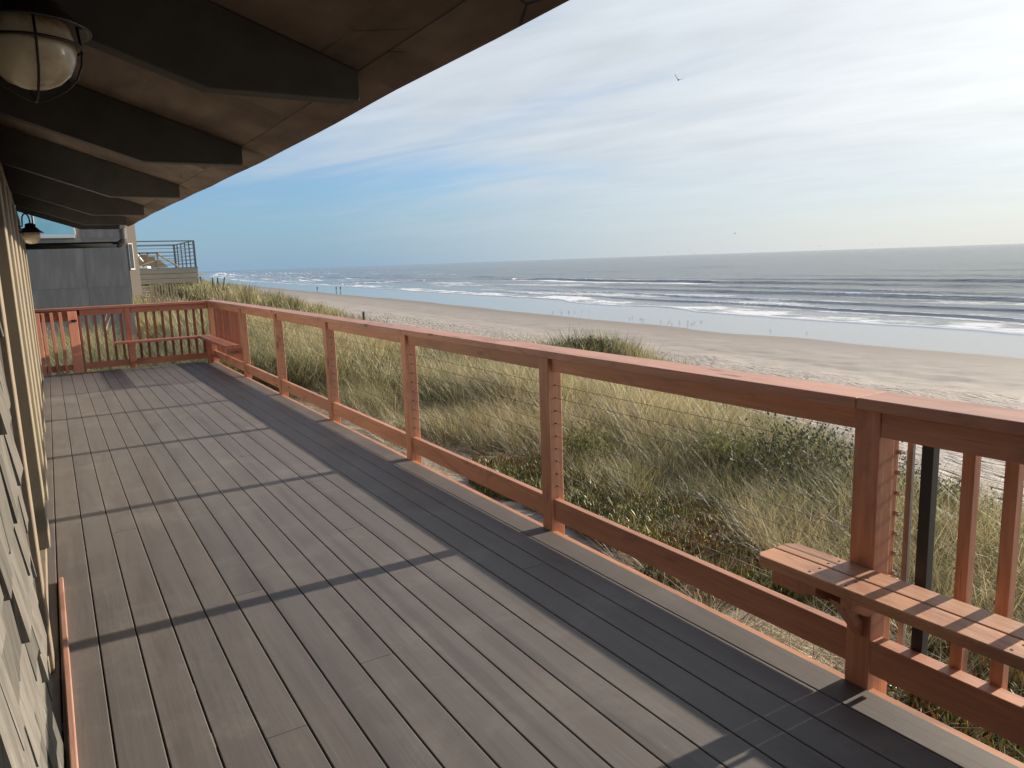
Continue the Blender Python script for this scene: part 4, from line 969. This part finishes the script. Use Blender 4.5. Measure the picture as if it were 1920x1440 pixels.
def flyer_mesh(span, dih, name):
    mb = MB(); L_ = span*.42
    mb.tube([(-L_*.55, 0, 0), (-L_*.35, 0, .0), (0, 0, .0), (L_*.3, 0, .01), (L_*.42, 0, .02), (L_*.62, 0, .0)], [.01*span, .05*span, .07*span, .05*span, .04*span, .006*span], 8)
    for s_, dh in ((1, dih), (-1, dih*.4)):
        a, b_, c_ = (0, s_*.04*span, .03*span), (.05*span, s_*.24*span, .03*span+dh*.20*span), (-.06*span, s_*.5*span, .03*span+dh*.45*span)
        for p, q_ in ((a, b_), (b_, c_)):
            wp = .10*span if p is a else .085*span; wq = .085*span if p is a else .02*span
            mb.add([(p[0]-wp, p[1], p[2]), (p[0]+wp*.6, p[1], p[2]), (q_[0]+wq*.6, q_[1], q_[2]), (q_[0]-wq, q_[1], q_[2]), (p[0]-wp, p[1], p[2]+.02*span), (p[0]+wp*.6, p[1], p[2]+.02*span), (q_[0]+wq*.6, q_[1], q_[2]+.008*span), (q_[0]-wq, q_[1], q_[2]+.008*span)],
                   [(0, 1, 2, 3), (7, 6, 5, 4), (0, 4, 5, 1), (2, 6, 7, 3), (0, 3, 7, 4), (1, 5, 6, 2)])
    me = mb.mesh(name, True); me.materials.append(M_BIRD); return me
def cray(x, y):
    v = Vector(((x-960)/1401.1, -(y-720)/1401.1, -1.0)); return (cam.matrix_world.to_3x3() @ v).normalized()
fl = bpy.data.objects.new('flying_bird', flyer_mesh(1.15, .9, 'flying_bird')); COL.objects.link(fl)
fl.location = Vector((0, 0, CAM_H)) + cray(1272, 150)*88; fl.rotation_euler = (R(12), R(-6), R(60)); tag(fl, 'dark bird with raised wings flying alone high in the sky', 'bird')
fm2 = flyer_mesh(1.1, .35, 'flying_bird_low')
for i, (x, y, d_) in enumerate([(1378, 437.5, 190), (1254, 473, 420), (1264, 472, 420), (1291, 470, 300), (1301, 476, 300), (1537, 461, 420), (1634, 459, 420), (1648, 457.5, 450), (1660, 456, 430)]):
    o = bpy.data.objects.new('flying_bird', fm2); COL.objects.link(o); o.location = Vector((0, 0, CAM_H)) + cray(x, y)*d_; o.rotation_euler = (random.uniform(-.3, .3), 0, random.uniform(-2.2, -1.4)); 
    tag(o, 'pale bird gliding low between the lone flyer and the horizon' if i == 0 else 'tiny distant bird skimming just above the sea horizon', 'bird', None if i == 0 else 'birds skimming the horizon')

M_CLOTH = plain('dark_jacket_and_jeans', (.035, .04, .055), .9); 
def person(x, y, rz, label, step):
    v = [(0, 0, .93), (0, 0, 1.18), (0, 0, 1.42), (0, 0, 1.52), (.01, 0, 1.64), (.02, 0, 1.74), (0, .17, 1.40), (.02, .23, 1.14), (.06, .24, .88), (0, -.17, 1.40), (-.03, -.23, 1.14), (-.02, -.24, .88),
         (0, .09, .90), (.06*step, .10, .50), (.02*step, .10, .08), (.14+.02*step, .11, .03), (0, -.09, .90), (-.05*step, -.10, .50), (-.16*step, -.10, .08), (.12-.16*step, -.11, .03)]
    e = [(0, 1), (1, 2), (2, 3), (3, 4), (4, 5), (2, 6), (6, 7), (7, 8), (2, 9), (9, 10), (10, 11), (0, 12), (12, 13), (13, 14), (14, 15), (0, 16), (16, 17), (17, 18), (18, 19)]
    rd = [.15, .14, .15, .06, .095, .08, .075, .055, .04, .075, .055, .04, .10, .07, .05, .04, .10, .07, .05, .04]
    me = bpy.data.meshes.new('person'); me.from_pydata(v, e, []); me.update(); o = bpy.data.objects.new('person', me); COL.objects.link(o); me.materials.append(M_CLOTH)
    sk = o.modifiers.new('skin', 'SKIN')
    for i, s_ in enumerate(me.skin_vertices[0].data): s_.radius = (rd[i], rd[i]); s_.use_root = (i == 0)
    sb = o.modifiers.new('sub', 'SUBSURF'); sb.levels = 1; sb.render_levels = 2
    o.location = (x, y, max(float(ground_z(x, y)), SEA_Z-.01)); o.rotation_euler = (0, 0, rz); return tag(o, label, 'person', 'walkers at the water edge')
person(100.0, 324.4, 1.4, 'distant walker in dark clothes alone at the water edge', 1)
person(104.1, 311.2, 1.7, 'distant walker in dark clothes, nearer the dune of the pair', 1)
person(105.0, 308.4, 1.5, 'distant walker in dark clothes, nearer the surf of the pair', -1)
